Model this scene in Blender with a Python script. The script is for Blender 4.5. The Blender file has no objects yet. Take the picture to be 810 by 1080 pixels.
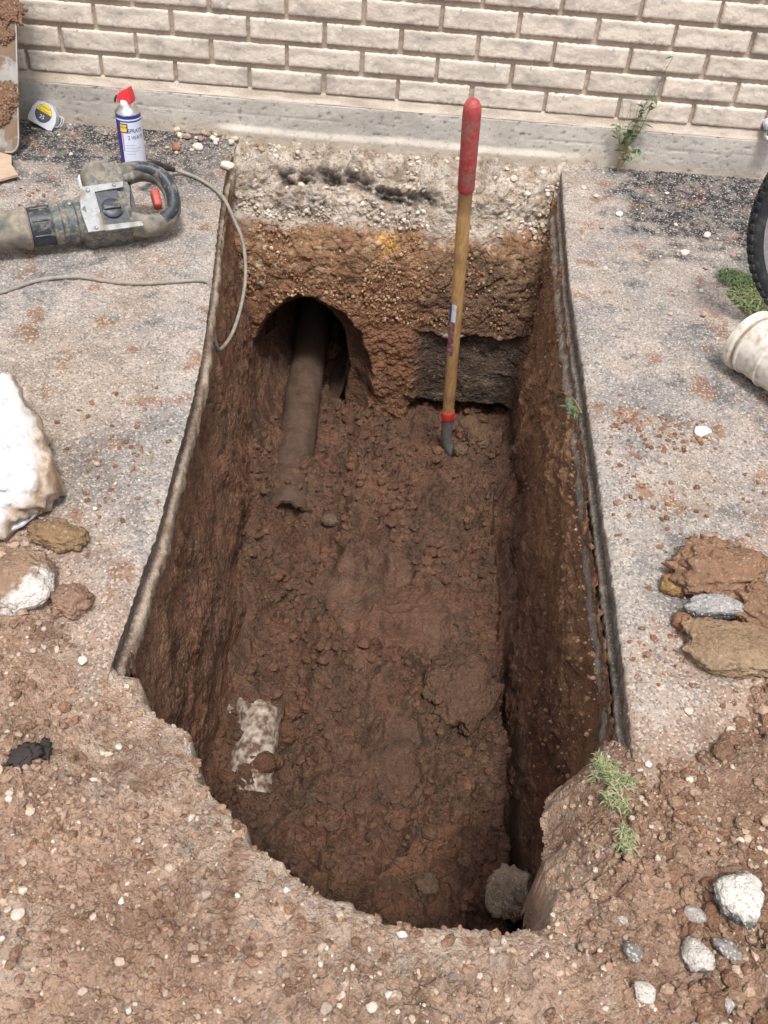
import bpy, bmesh, math, random
import numpy as np
from mathutils import Vector, Matrix
random.seed(7)
RNG = np.random.default_rng(11)
sc = bpy.context.scene
COL = sc.collection
R = math.radians

# ---------------------------------------------------------------- camera, sky, sun, exposure
CAM_ROT = [[0.996978, 0.044833, 0.06345], [-0.076847, 0.689117, 0.720564], [0.011419, 0.723262, -0.69048]]
cd = bpy.data.cameras.new('camera'); cam = bpy.data.objects.new('camera', cd); COL.objects.link(cam)
m = Matrix.Identity(4)
for i in range(3):
    m[i][0] = CAM_ROT[0][i]; m[i][1] = CAM_ROT[1][i]; m[i][2] = -CAM_ROT[2][i]
m.translation = Vector((1.08804, -2.81357, 1.17539))
cam.matrix_world = m
cd.sensor_width = 36; cd.lens = 1000 / 1080 * 36; cd.clip_start = 0.02; cd.clip_end = 200
sc.camera = cam
SUN_EL, SUN_AZ = R(66), R(172)       # azimuth: direction the light comes from, measured from +y towards +x
w = bpy.data.worlds.new('World'); sc.world = w; w.use_nodes = True
nt = w.node_tree; bg = nt.nodes['Background']
sky = nt.nodes.new('ShaderNodeTexSky'); sky.sky_type = 'NISHITA'; sky.sun_disc = False
sky.sun_elevation = SUN_EL; sky.sun_rotation = SUN_AZ
sky.air_density = 1.0; sky.dust_density = 4.0
hs = nt.nodes.new('ShaderNodeHueSaturation'); hs.inputs['Saturation'].default_value = 0.22
nt.links.new(sky.outputs[0], hs.inputs['Color']); nt.links.new(hs.outputs[0], bg.inputs[0])
bg.inputs[1].default_value = 0.14
sl = bpy.data.lights.new('sun', 'SUN'); sl.energy = 1.85; sl.angle = R(10); sl.color = (1, 0.955, 0.89)
so = bpy.data.objects.new('sun', sl); COL.objects.link(so)
dv = Vector((math.sin(SUN_AZ) * math.cos(SUN_EL), math.cos(SUN_AZ) * math.cos(SUN_EL), math.sin(SUN_EL)))
so.rotation_euler = dv.to_track_quat('Z', 'Y').to_euler()
sc.view_settings.view_transform = 'Standard'; sc.view_settings.look = 'None'
sc.view_settings.exposure = 0.5; sc.view_settings.gamma = 1

# ---------------------------------------------------------------- small maths: noise on numpy arrays
f32 = np.float32
def hsh(ix, iy, seed):
    h = (ix.astype(np.int64) * 374761393 + iy.astype(np.int64) * 668265263 + seed * 2147483647 % 1000003 * 97) & 0xffffffff
    h = ((h ^ (h >> 13)) * 1274126177) & 0xffffffff
    h = ((h ^ (h >> 16)) * 2246822519) & 0xffffffff
    return ((h ^ (h >> 15)) & 0xffffff).astype(f32) / f32(0xffffff)
def noise(x, y, seed=0):                                   # gradient noise, about -1..1
    x = np.asarray(x, f32); y = np.asarray(y, f32)
    ix = np.floor(x); iy = np.floor(y); fx = x - ix; fy = y - iy
    ux = fx * fx * fx * (fx * (fx * 6 - 15) + 10); uy = fy * fy * fy * (fy * (fy * 6 - 15) + 10)
    def g(a, b):
        t = hsh(ix + a, iy + b, seed) * f32(6.2831853)
        return np.cos(t) * (fx - a) + np.sin(t) * (fy - b)
    n0 = g(0, 0) * (1 - ux) + g(1, 0) * ux; n1 = g(0, 1) * (1 - ux) + g(1, 1) * ux
    return (n0 * (1 - uy) + n1 * uy) * f32(1.5)
def fbm(x, y, seed=0, oct=4, gain=0.5):
    t = 0; a = 1.0; s = 0
    for i in range(oct):
        t = t + a * noise(x * 2 ** i + 17.3 * i, y * 2 ** i - 9.1 * i, seed + i); s += a; a *= gain
    return t / s * 1.4
def worley(x, y, seed=0, full=False):                                  # F1, F2, random value of the nearest cell
    x = np.asarray(x, f32); y = np.asarray(y, f32)
    ix = np.floor(x); iy = np.floor(y)
    f1 = np.full(x.shape, 9, f32); f2 = f1.copy(); cid = np.zeros(x.shape, f32); ox = cid.copy(); oy = cid.copy()
    for a in (-1, 0, 1):
        for b in (-1, 0, 1):
            cx = ix + a; cy = iy + b
            px = cx + hsh(cx, cy, seed + 1); py = cy + hsh(cx, cy, seed + 2)
            d = np.sqrt((px - x) ** 2 + (py - y) ** 2)
            n = d < f1
            f2 = np.where(n, f1, np.minimum(f2, d)); cid = np.where(n, hsh(cx, cy, seed + 3), cid); ox = np.where(n, x - px, ox); oy = np.where(n, y - py, oy); f1 = np.minimum(f1, d)
    return (f1, f2, cid, ox, oy) if full else (f1, f2, cid)
def sstep(a, b, x):
    t = np.clip((x - a) / (b - a), 0, 1); return t * t * (3 - 2 * t)
def clods(u, v, seed, sizes=((.05, .016), (.022, .008), (.010, .004)), warp=.5):
    """broken earth: angular crumbs at several sizes, tilted facets with cracks between them"""
    h = 0
    for i, (s, a) in enumerate(sizes):
        uu = u / s + warp * (noise(u / s * .7, v / s * .7, seed + 40 + i) + .45 * noise(u / s * 2.3, v / s * 2.3, seed + 60 + i)); vv = v / s + warp * (noise(u / s * .7 + 9, v / s * .7, seed + 50 + i) + .45 * noise(u / s * 2.3, v / s * 2.3 + 7, seed + 70 + i))
        f1, f2, c, ox, oy = worley(uu, vv, seed + 10 * i, True)
        t1 = (c * 7.13) % 1 - .5; t2 = (c * 13.7) % 1 - .5
        fac = .45 + .55 * c + 1.3 * (t1 * ox + t2 * oy)
        dome = np.sqrt(np.clip(1 - (f1 / .95) ** 2, 0, 1))
        h = h + a * (.62 * fac + .38 * dome * c) * (.35 + .65 * sstep(0, .16, f2 - f1)) * (c > .18)
    return h
def interp(x, pts):
    return np.interp(x, [p[0] for p in pts], [p[1] for p in pts])
def lin(*c):
    c = np.array(c, float) / 255.0
    return np.where(c <= .04045, c / 12.92, ((c + .055) / 1.055) ** 2.4)
def mix(a, b, t):
    t = np.asarray(t)[..., None]; return a * (1 - t) + b * t

# ---------------------------------------------------------------- objects
def tag(o, label=None, cat=None, group=None, kind=None):
    if label: o['label'] = label
    if cat: o['category'] = cat
    if group: o['group'] = group
    if kind: o['kind'] = kind
    return o
def mesh_np(name, V, F, mat, parent=None, smooth=True, cols=None, loc=None, spk=None):
    V = np.asarray(V, f32).reshape(-1, 3); F = np.asarray(F, np.int32)
    me = bpy.data.meshes.new(name); k = F.shape[1]
    me.vertices.add(len(V)); me.vertices.foreach_set('co', V.ravel())
    me.loops.add(F.size); me.loops.foreach_set('vertex_index', F.ravel())
    me.polygons.add(len(F)); me.polygons.foreach_set('loop_start', np.arange(0, F.size, k, dtype=np.int32))
    me.polygons.foreach_set('loop_total', np.full(len(F), k, np.int32))
    me.polygons.foreach_set('use_smooth', np.full(len(F), smooth, bool))
    me.update(calc_edges=True)
    if cols is not None:
        at = me.color_attributes.new('Col', 'FLOAT_COLOR', 'POINT')
        c = np.ones((len(V), 4), f32); c[:, :3] = np.clip(cols.reshape(-1, 3), 0.004, .9)
        if spk is not None: c[:, 3] = spk.ravel()
        at.data.foreach_set('color', c.ravel())
    me.materials.append(mat)
    o = bpy.data.objects.new(name, me); COL.objects.link(o)
    if parent: o.parent = parent
    if loc is not None: o.location = loc
    return o
def grid_faces(nr, nc, keep=None, flip=False):
    i = np.arange(nr * nc).reshape(nr, nc)
    F = np.stack([i[:-1, :-1], i[:-1, 1:], i[1:, 1:], i[1:, :-1]], -1).reshape(-1, 4)
    if flip: F = F[:, ::-1]
    if keep is not None: F = F[keep.reshape(-1)]
    return F
def empty(name, loc=(0, 0, 0), rot=(0, 0, 0)):
    o = bpy.data.objects.new(name, None); COL.objects.link(o); o.location = loc; o.rotation_euler = rot
    o.empty_display_size = .05; return o
def bm_obj(name, bm, mat, parent=None, smooth=True, loc=None, rot=None):
    me = bpy.data.meshes.new(name); bmesh.ops.recalc_face_normals(bm, faces=bm.faces[:]); bm.to_mesh(me); bm.free()
    for p in me.polygons: p.use_smooth = smooth
    if smooth:
        try: me.set_sharp_from_angle(angle=R(38))
        except Exception: pass
    me.materials.append(mat)
    o = bpy.data.objects.new(name, me); COL.objects.link(o)
    if parent: o.parent = parent
    if loc is not None: o.location = loc
    if rot is not None: o.rotation_euler = rot
    return o
def frame(d, up=Vector((0, 0, 1))):
    d = Vector(d).normalized(); s = d.cross(up)
    if s.length < 1e-4: s = d.cross(Vector((0, 1, 0)))
    s.normalize(); return d, s, s.cross(d)
def tube(bm, pts, rad, n=12, caps=True):
    pts = [Vector(p) for p in pts]; rings = []
    if not isinstance(rad, (list, tuple)): rad = [rad] * len(pts)
    pu = None
    for i, p in enumerate(pts):
        d = (pts[min(i + 1, len(pts) - 1)] - pts[max(i - 1, 0)]).normalized()
        if pu is None: _, s, u = frame(d)
        else:
            u = (pu - d * pu.dot(d)).normalized(); s = d.cross(u)
        pu = u
        rings.append([bm.verts.new(p + (s * math.cos(2 * math.pi * k / n) + u * math.sin(2 * math.pi * k / n)) * rad[i]) for k in range(n)])
    for a, b in zip(rings, rings[1:]):
        for k in range(n): bm.faces.new((a[k], a[(k + 1) % n], b[(k + 1) % n], b[k]))
    if caps:
        bm.faces.new(rings[0][::-1]); bm.faces.new(rings[-1])
    return rings
def lathe(bm, prof, n=32, axis='Z', closed=False):        # prof: (radius, height)
    rings = []
    for r, h in prof:
        ring = []
        for k in range(n):
            a = 2 * math.pi * k / n; c, s = math.cos(a) * r, math.sin(a) * r
            ring.append(bm.verts.new({'Z': (c, s, h), 'Y': (c, h, s), 'X': (h, c, s)}[axis]))
        rings.append(ring)
    prs = list(zip(rings, rings[1:])) + ([(rings[-1], rings[0])] if closed else [])
    for a, b in prs:
        for k in range(n): bm.faces.new((a[k], a[(k + 1) % n], b[(k + 1) % n], b[k]))
    if not closed:
        if prof[0][0] > 1e-5: bm.faces.new(rings[0][::-1])
        if prof[-1][0] > 1e-5: bm.faces.new(rings[-1])
    bmesh.ops.remove_doubles(bm, verts=bm.verts[:], dist=1e-5)
def box(bm, c, s, bevel=0, seg=2, M=None):
    r = bmesh.ops.create_cube(bm, size=1); vs = r['verts']
    for v in vs: v.co = Vector((v.co.x * s[0], v.co.y * s[1], v.co.z * s[2]))
    if bevel:
        es = list({e for v in vs for e in v.link_edges})
        rb = bmesh.ops.bevel(bm, geom=es, offset=bevel, segments=seg, affect='EDGES', profile=.5)
        vs = list({v for f in rb['faces'] for v in f.verts} | {v for v in vs if v.is_valid})
    for v in vs:
        v.co = v.co + Vector(c)
        if M is not None: v.co = M @ v.co
    return vs
def prism(bm, poly, z0, z1):
    a = [bm.verts.new((x, y, z0)) for x, y in poly]; b = [bm.verts.new((x, y, z1)) for x, y in poly]
    bm.faces.new(a[::-1]); bm.faces.new(b)
    for i in range(len(a)): j = (i + 1) % len(a); bm.faces.new((a[i], a[j], b[j], b[i]))
def bevel_all(bm, off, seg=2, ang=30):
    es = [e for e in bm.edges if len(e.link_faces) == 2 and e.calc_face_angle(0) > R(ang)]
    bmesh.ops.bevel(bm, geom=es, offset=off, segments=seg, affect='EDGES', profile=.5)

# ---------------------------------------------------------------- materials
def newmat(name):
    M = bpy.data.materials.new(name); M.use_nodes = True; t = M.node_tree
    return M, t, t.nodes['Principled BSDF'], lambda ty: t.nodes.new(ty)
def earth(name, speck=.0, speck_scale=260, var=.35, bump=.5, bump_scale=120, rough=.95, spec=.2, light=(.62, .56, .5), dark=(.05, .05, .05), dist=.0035, mixin=.5, dk=.9):
    """vertex colour of the ground itself, broken up by grain; speck = share of little stone grains showing"""
    M, t, b, N = newmat(name); L = t.links.new
    at = N('ShaderNodeAttribute'); at.attribute_name = 'Col'
    tc = N('ShaderNodeTexCoord')
    n1 = N('ShaderNodeTexNoise'); n1.inputs['Scale'].default_value = bump_scale; n1.inputs['Detail'].default_value = 6; n1.inputs['Roughness'].default_value = .65
    n2 = N('ShaderNodeTexNoise'); n2.inputs['Scale'].default_value = 14; n2.inputs['Detail'].default_value = 7
    L(tc.outputs['Object'], n1.inputs['Vector']); L(tc.outputs['Object'], n2.inputs['Vector'])
    ad = N('ShaderNodeMath'); ad.operation = 'ADD'; L(n1.outputs[0], ad.inputs[0]); L(n2.outputs[0], ad.inputs[1])
    mr = N('ShaderNodeMapRange'); mr.inputs[1].default_value = .6; mr.inputs[2].default_value = 1.4
    mr.inputs[3].default_value = 1 - var; mr.inputs[4].default_value = 1 + var; L(ad.outputs[0], mr.inputs[0])
    mu = N('ShaderNodeVectorMath'); mu.operation = 'SCALE'; L(at.outputs['Color'], mu.inputs[0]); L(mr.outputs[0], mu.inputs['Scale'])
    col = mu.outputs[0]
    vo = N('ShaderNodeTexVoronoi'); vo.inputs['Scale'].default_value = speck_scale; L(tc.outputs['Object'], vo.inputs['Vector'])
    if speck:
        sp = N('ShaderNodeSeparateColor'); L(vo.outputs['Color'], sp.inputs[0])
        for ch, c, th in ((0, light, speck), (1, dark, speck * dk)):
            gt = N('ShaderNodeMath'); gt.operation = 'LESS_THAN'; gt.inputs[1].default_value = th; L(sp.outputs[ch], gt.inputs[0])
            sc_ = N('ShaderNodeMath'); sc_.operation = 'MULTIPLY'; L(at.outputs['Alpha'], sc_.inputs[1]); L(gt.outputs[0], sc_.inputs[0])
            s3 = N('ShaderNodeMath'); s3.operation = 'MULTIPLY'; s3.inputs[1].default_value = mixin; L(sc_.outputs[0], s3.inputs[0]); sc_ = s3
            mx = N('ShaderNodeMix'); mx.data_type = 'RGBA'; L(sc_.outputs[0], mx.inputs[0]); L(col, mx.inputs[6]); mx.inputs[7].default_value = (*c, 1); col = mx.outputs[2]
    L(col, b.inputs['Base Color'])
    b.inputs['Roughness'].default_value = rough; b.inputs['Specular IOR Level'].default_value = spec
    vd = N('ShaderNodeMath'); vd.operation = 'MULTIPLY_ADD'; L(vo.outputs['Distance'], vd.inputs[0]); vd.inputs[1].default_value = -.35; L(n1.outputs[0], vd.inputs[2])
    bp = N('ShaderNodeBump'); bp.inputs['Strength'].default_value = bump; bp.inputs['Distance'].default_value = dist
    L(vd.outputs[0], bp.inputs['Height']); L(bp.outputs[0], b.inputs['Normal'])
    return M
def plain(name, col, rough=.5, metal=0, dirt=None, dirt_amt=.4, dirt_scale=25, bump=0, bump_scale=80, spec=.5, sharp=.12, var=.12, dirt_rough=.9):
    """paint / plastic / metal with patches of dirt"""
    M, t, b, N = newmat(name); L = t.links.new
    tc = N('ShaderNodeTexCoord')
    n = N('ShaderNodeTexNoise'); n.inputs['Scale'].default_value = dirt_scale; n.inputs['Detail'].default_value = 8; n.inputs['Roughness'].default_value = .62
    L(tc.outputs['Object'], n.inputs['Vector'])
    n3 = N('ShaderNodeTexNoise'); n3.inputs['Scale'].default_value = dirt_scale * 4; n3.inputs['Detail'].default_value = 5; L(tc.outputs['Object'], n3.inputs['Vector'])
    mv = N('ShaderNodeMapRange'); mv.inputs[1].default_value = .3; mv.inputs[2].default_value = .7; mv.inputs[3].default_value = 1 - var; mv.inputs[4].default_value = 1 + var
    L(n3.outputs[0], mv.inputs[0])
    sv = N('ShaderNodeVectorMath'); sv.operation = 'SCALE'; sv.inputs[0].default_value = col; L(mv.outputs[0], sv.inputs['Scale'])
    out = sv.outputs[0]
    if dirt:
        mr = N('ShaderNodeMapRange'); mr.inputs[1].default_value = 1 - dirt_amt - sharp; mr.inputs[2].default_value = 1 - dirt_amt + sharp; L(n.outputs[0], mr.inputs[0])
        mx = N('ShaderNodeMix'); mx.data_type = 'RGBA'; L(mr.outputs[0], mx.inputs[0]); L(out, mx.inputs[6])
        d2 = N('ShaderNodeVectorMath'); d2.operation = 'SCALE'; d2.inputs[0].default_value = dirt; L(mv.outputs[0], d2.inputs['Scale']); L(d2.outputs[0], mx.inputs[7])
        L(mx.outputs[2], b.inputs['Base Color'])
        rr = N('ShaderNodeMix'); rr.data_type = 'FLOAT'; L(mr.outputs[0], rr.inputs[0]); rr.inputs[2].default_value = rough; rr.inputs[3].default_value = dirt_rough; L(rr.outputs[0], b.inputs['Roughness'])
        if metal:
            rm = N('ShaderNodeMix'); rm.data_type = 'FLOAT'; L(mr.outputs[0], rm.inputs[0]); rm.inputs[2].default_value = metal; rm.inputs[3].default_value = 0; L(rm.outputs[0], b.inputs['Metallic'])
    else:
        L(out, b.inputs['Base Color']); b.inputs['Roughness'].default_value = rough; b.inputs['Metallic'].default_value = metal
    b.inputs['Specular IOR Level'].default_value = spec
    if bump:
        nb = N('ShaderNodeTexNoise'); nb.inputs['Scale'].default_value = bump_scale; nb.inputs['Detail'].default_value = 6; L(tc.outputs['Object'], nb.inputs['Vector'])
        bp = N('ShaderNodeBump'); bp.inputs['Strength'].default_value = bump; bp.inputs['Distance'].default_value = .003; L(nb.outputs[0], bp.inputs['Height']); L(bp.outputs[0], b.inputs['Normal'])
    return M

M_dirt = earth('loose_dirt', mixin=.45, dk=.7, speck=.12, speck_scale=260, var=.42, bump=1, dist=.009, bump_scale=150, light=(.50, .43, .36), dark=(.12, .08, .06))
M_pit = earth('pit_soil', dk=.0, mixin=.35, speck=.03, speck_scale=190, var=.42, bump=1, dist=.010, bump_scale=90, light=(.22, .16, .12), dark=(.03, .022, .018), spec=.25, rough=.85)
M_wallsoil = earth('cut_soil', mixin=.35, speck=.08, speck_scale=170, var=.42, bump=1, bump_scale=100, light=(.34, .25, .18), dark=(.05, .035, .025), dist=.009)
M_pave = earth('worn_pavement', mixin=.48, dk=1.1, speck=.20, speck_scale=290, var=.34, bump=.7, bump_scale=260, light=(.60, .55, .50), dark=(.06, .06, .065), dist=.0025)
M_brick = earth('brick_face', speck=.03, speck_scale=120, var=.22, bump=.45, bump_scale=85, rough=.9, light=(.75, .72, .68), dark=(.28, .26, .25), dist=.004)
M_mortar = earth('mortar', speck=.06, speck_scale=500, var=.14, bump=.6, bump_scale=300, light=(.5, .46, .42), dark=(.2, .17, .15))
M_conc = earth('foundation_concrete', speck=.02, speck_scale=300, var=.16, bump=.45, bump_scale=90, light=(.55, .53, .5), dark=(.16, .15, .14))
M_stone = earth('stone', speck=0, var=.18, bump=.5, bump_scale=200)
M_rock = earth('broken_concrete', mixin=.4, speck=.14, speck_scale=420, var=.25, bump=.9, bump_scale=120, light=(.75, .73, .7), dark=(.07, .07, .08))
M_chalk = earth('white_lime', speck=.05, mixin=.3, speck_scale=150, var=.16, bump=.7, bump_scale=70, light=(.7, .68, .64), dark=(.3, .24, .18))
M_clay = earth('clay_lump', mixin=.4, speck=.05, speck_scale=220, var=.36, bump=1, dist=.008, bump_scale=110, light=(.5, .42, .33), dark=(.12, .08, .05))
MUD = (.24, .16, .11)

# ================================================================ SETTING
C_DIRT = lin(178, 147, 126); C_DIRT2 = lin(156, 124, 103); C_PALE = lin(200, 182, 166)
C_PIT = lin(103, 78, 64); C_PITR = lin(113, 81, 65); C_PITD = lin(84, 67, 57)
C_ORG = lin(150, 117, 90); C_RUB = lin(192, 180, 168); C_BLK = lin(58, 54, 54)

# --- outline of the trench at ground level
LE = [(-.0, .60), (-.28, .603), (-.53, .63), (-.86, .67), (-1.16, .70), (-1.44, .713), (-1.67, .718), (-1.96, .712), (-2.6, .70)]   # left slab edge x(y)
RE = [(.0, 1.57), (-.10, 1.565), (-.72, 1.53), (-1.19, 1.52), (-1.59, 1.51), (-1.87, 1.50), (-2.6, 1.47)]                           # right slab edge x(y)
def xl(y): return interp(-np.asarray(y), [(-a, b) for a, b in LE])
def xr(y): return interp(-np.asarray(y), [(-a, b) for a, b in RE])
HOLE = [(.50, .2), (.52, -.3), (.60, -.9), (.62, -1.5), (.66, -1.90), (.715, -1.955), (.75, -1.965), (.775, -2.01), (.80, -2.035), (.85, -2.07), (.865, -2.11), (.89, -2.15),
        (.93, -2.195), (.97, -2.235), (1.01, -2.27), (1.05, -2.295), (1.09, -2.31), (1.13, -2.32), (1.19, -2.33), (1.25, -2.325), (1.30, -2.325), (1.345, -2.31),
        (1.37, -2.24), (1.385, -2.15), (1.40, -2.08), (1.44, -2.03), (1.478, -1.995), (1.575, -1.93), (1.60, -1.6), (1.62, -1.0), (1.64, -.5), (1.66, .2)]
def sdf(x, y):                                             # + inside the trench
    d = np.full(x.shape, 9.0); ins = np.zeros(x.shape, bool); n = len(HOLE)
    for i in range(n):
        ax, ay = HOLE[i]; bx, by = HOLE[(i + 1) % n]
        ex, ey = bx - ax, by - ay
        t = np.clip(((x - ax) * ex + (y - ay) * ey) / (ex * ex + ey * ey), 0, 1)
        d = np.minimum(d, np.hypot(x - ax - t * ex, y - ay - t * ey))
        c = ((ay > y) != (by > y)); xi = ax + (y - ay) / (ey if abs(ey) > 1e-9 else 1e-9) * ex
        ins ^= c & (x < xi)
    return np.where(ins, d, -d)

# --- loose earth: one sheet, out to 12 m
def dirt_cover(x, y):                                      # 0 = bare slab level, 1 = heaped earth
    wob = .13 * fbm(x * 5, y * 5, 5, 4)
    left = -1.66 - (x - .49) * 1.15 - y + wob
    rgt = -2.06 + (x - 1.5) * 1.25 - y + wob
    rgt = np.minimum(rgt, .5)
    mid = (-1.93 - y) + wob * .3
    return np.where(x < .72, left, np.where(x > 1.5, rgt, mid))
def ground_z(x, y, fine=True):
    s = dirt_cover(x, y)
    m = sstep(-.06, .12, s)
    z = -.030 + .030 * m + .028 * sstep(.03, .45, s) + .018 * fbm(x * 3, y * 3, 8, 3) * m
    z = z + .016 * sstep(.1, .6, s) * (x < 1.1)
    d = sdf(x, y) + .010 * fbm(x * 22, y * 22, 14, 3)
    if fine:
        rough = (.35 + .65 * sstep(.0, .25, s)) * (.5 + .6 * sstep(-.3, .3, fbm(x * 4, y * 4, 21, 3)))
        crust = np.exp(-np.abs(d) / .10) * (x < 1.38)
        z = z + m * clods(x, y, 3, ((.045, .016), (.020, .009), (.009, .0048))) * rough * (1 - .55 * crust) + m * .004 * fbm(x * 40, y * 40, 31, 3)
    corner = sstep(1.33, 1.40, x) * sstep(-1.9, -1.98, y)
    z = z - corner * .07 * np.exp(-np.clip(-d, 0, 1) / .05)
    z = z - np.where(d < 0, .012 * np.exp(d / .012), .012 + d * np.where(corner > .3, 3, 9))
    return z, d, m
def smooth_coords(lo, hi, flo, fhi, fine, coarse_max=1.5):
    a = list(np.arange(flo, fhi, fine)); s = fine; v = flo; left = []
    while v > lo: s = min(s * 1.35, coarse_max); v -= s; left.append(v)
    s = fine; v = a[-1]; rt = []
    while v < hi: s = min(s * 1.35, coarse_max); v += s; rt.append(v)
    return np.array(left[::-1] + a + rt)
xs = smooth_coords(-12, 14, .26, 1.95, .0026); ys = smooth_coords(-14, .0, -2.56, -1.60, .0026)
ys = ys[ys < -.02]; ys = np.append(ys, .01)
X, Y = np.meshgrid(xs, ys)
Z, D, Mk = ground_z(X, Y)
lipw = np.exp(-np.abs(D) / .07) * (X < 1.5) * (1 - .75 * sstep(1.28, 1.38, X))
f = fbm(X * 5, Y * 5, 61, 4); f2 = fbm(X * 30, Y * 30, 62, 3)
C = mix(C_DIRT, C_DIRT2, sstep(-.4, .5, f)); C = mix(C, C_PALE, sstep(.15, .9, fbm(X * 9, Y * 9, 66, 4)) * .7)
C = mix(C, lin(206, 189, 174), lipw * .85 * sstep(-.6, .3, f2))
C = mix(C, lin(140, 110, 90), sstep(1.55, 1.62, X) * sstep(.02, .2, dirt_cover(X, Y)) * .7)
C = C * (1 + .18 * f2)[..., None]
keep = (D < np.where((X > 1.33) & (Y < -1.9), .022, .075))
kq = keep[:-1, :-1] & keep[:-1, 1:] & keep[1:, :-1] & keep[1:, 1:]
g = mesh_np('ground', np.stack([X, Y, Z], -1), grid_faces(*X.shape, keep=kq), M_dirt, cols=C); tag(g, kind='structure')

# --- worn pavement slabs, left and right of the trench, each with its sawn edge
def pave_z(x, y):
    h = .0045 * fbm(x * 2.5, y * 2.5, 80, 3) + .0016 * fbm(x * 60, y * 60, 81, 3)
    f1, f2_, c = worley(x / .0085, y / .0085, 83)
    return h + .0022 * np.sqrt(np.clip(1 - (f1 / .8) ** 2, 0, 1)) * (c > .35)
def pave_col(x, y, side):
    dust = lin(166, 155, 147); grey = lin(142, 137, 134); blk = lin(52, 52, 57); tan = lin(160, 144, 131)
    a = fbm(x * 4, y * 4, 90 + side, 5); b = fbm(x * 14, y * 14, 91 + side, 4); c = fbm(x * 45, y * 45, 92, 3)
    C = mix(dust, grey, sstep(-.25, .45, a + .4 * b)); C = mix(C, tan, sstep(.1, .6, fbm(x * 5 + 3, y * 5, 93, 3)) * .7)
    # patches where the bitumen shows
    pb = sstep(.12, .5, b + .5 * c + .3 * a - .15)
    C = mix(C, lin(98, 96, 97), pb * .75)
    nearwall = sstep(-.50, -.20, y + .14 * b) if side == 0 else sstep(-.62, -.36, y + .20 * (x - 1.95) + .14 * b) * sstep(1.66, 1.80, x + .10 * b)
    C = mix(C, blk, nearwall * (.55 + .45 * sstep(-.3, .2, c + b)) * (.92 if side == 0 else 1))
    if side == 0:
        C = mix(C, lin(166, 150, 135), sstep(.1, .3, -.9 - y + .1 * a) * sstep(.25, .0, np.abs(x - .42)) * .8)     # swept dust
        C = mix(C, lin(120, 112, 106), sstep(.12, .0, np.hypot(x - .58, (y + 1.52) * .7)) * .6)
    edge = np.exp(-np.abs(x - (xl(y) if side == 0 else xr(y))) / .05)
    C = mix(C, lin(196, 187, 176), edge * .45 * sstep(-.3, .3, b))
    cov = sstep(-.22, .06, dirt_cover(x, y) + .12 * b)
    C = mix(C, lin(164, 138, 120), cov * .85)
    # brown crumbs trodden on the slab
    C = mix(C, lin(140, 102, 78), sstep(.35, .6, fbm(x * 11 + 5, y * 11, 97, 4)) * .7)
    return C * (.92 + .12 * c)[..., None]
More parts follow.
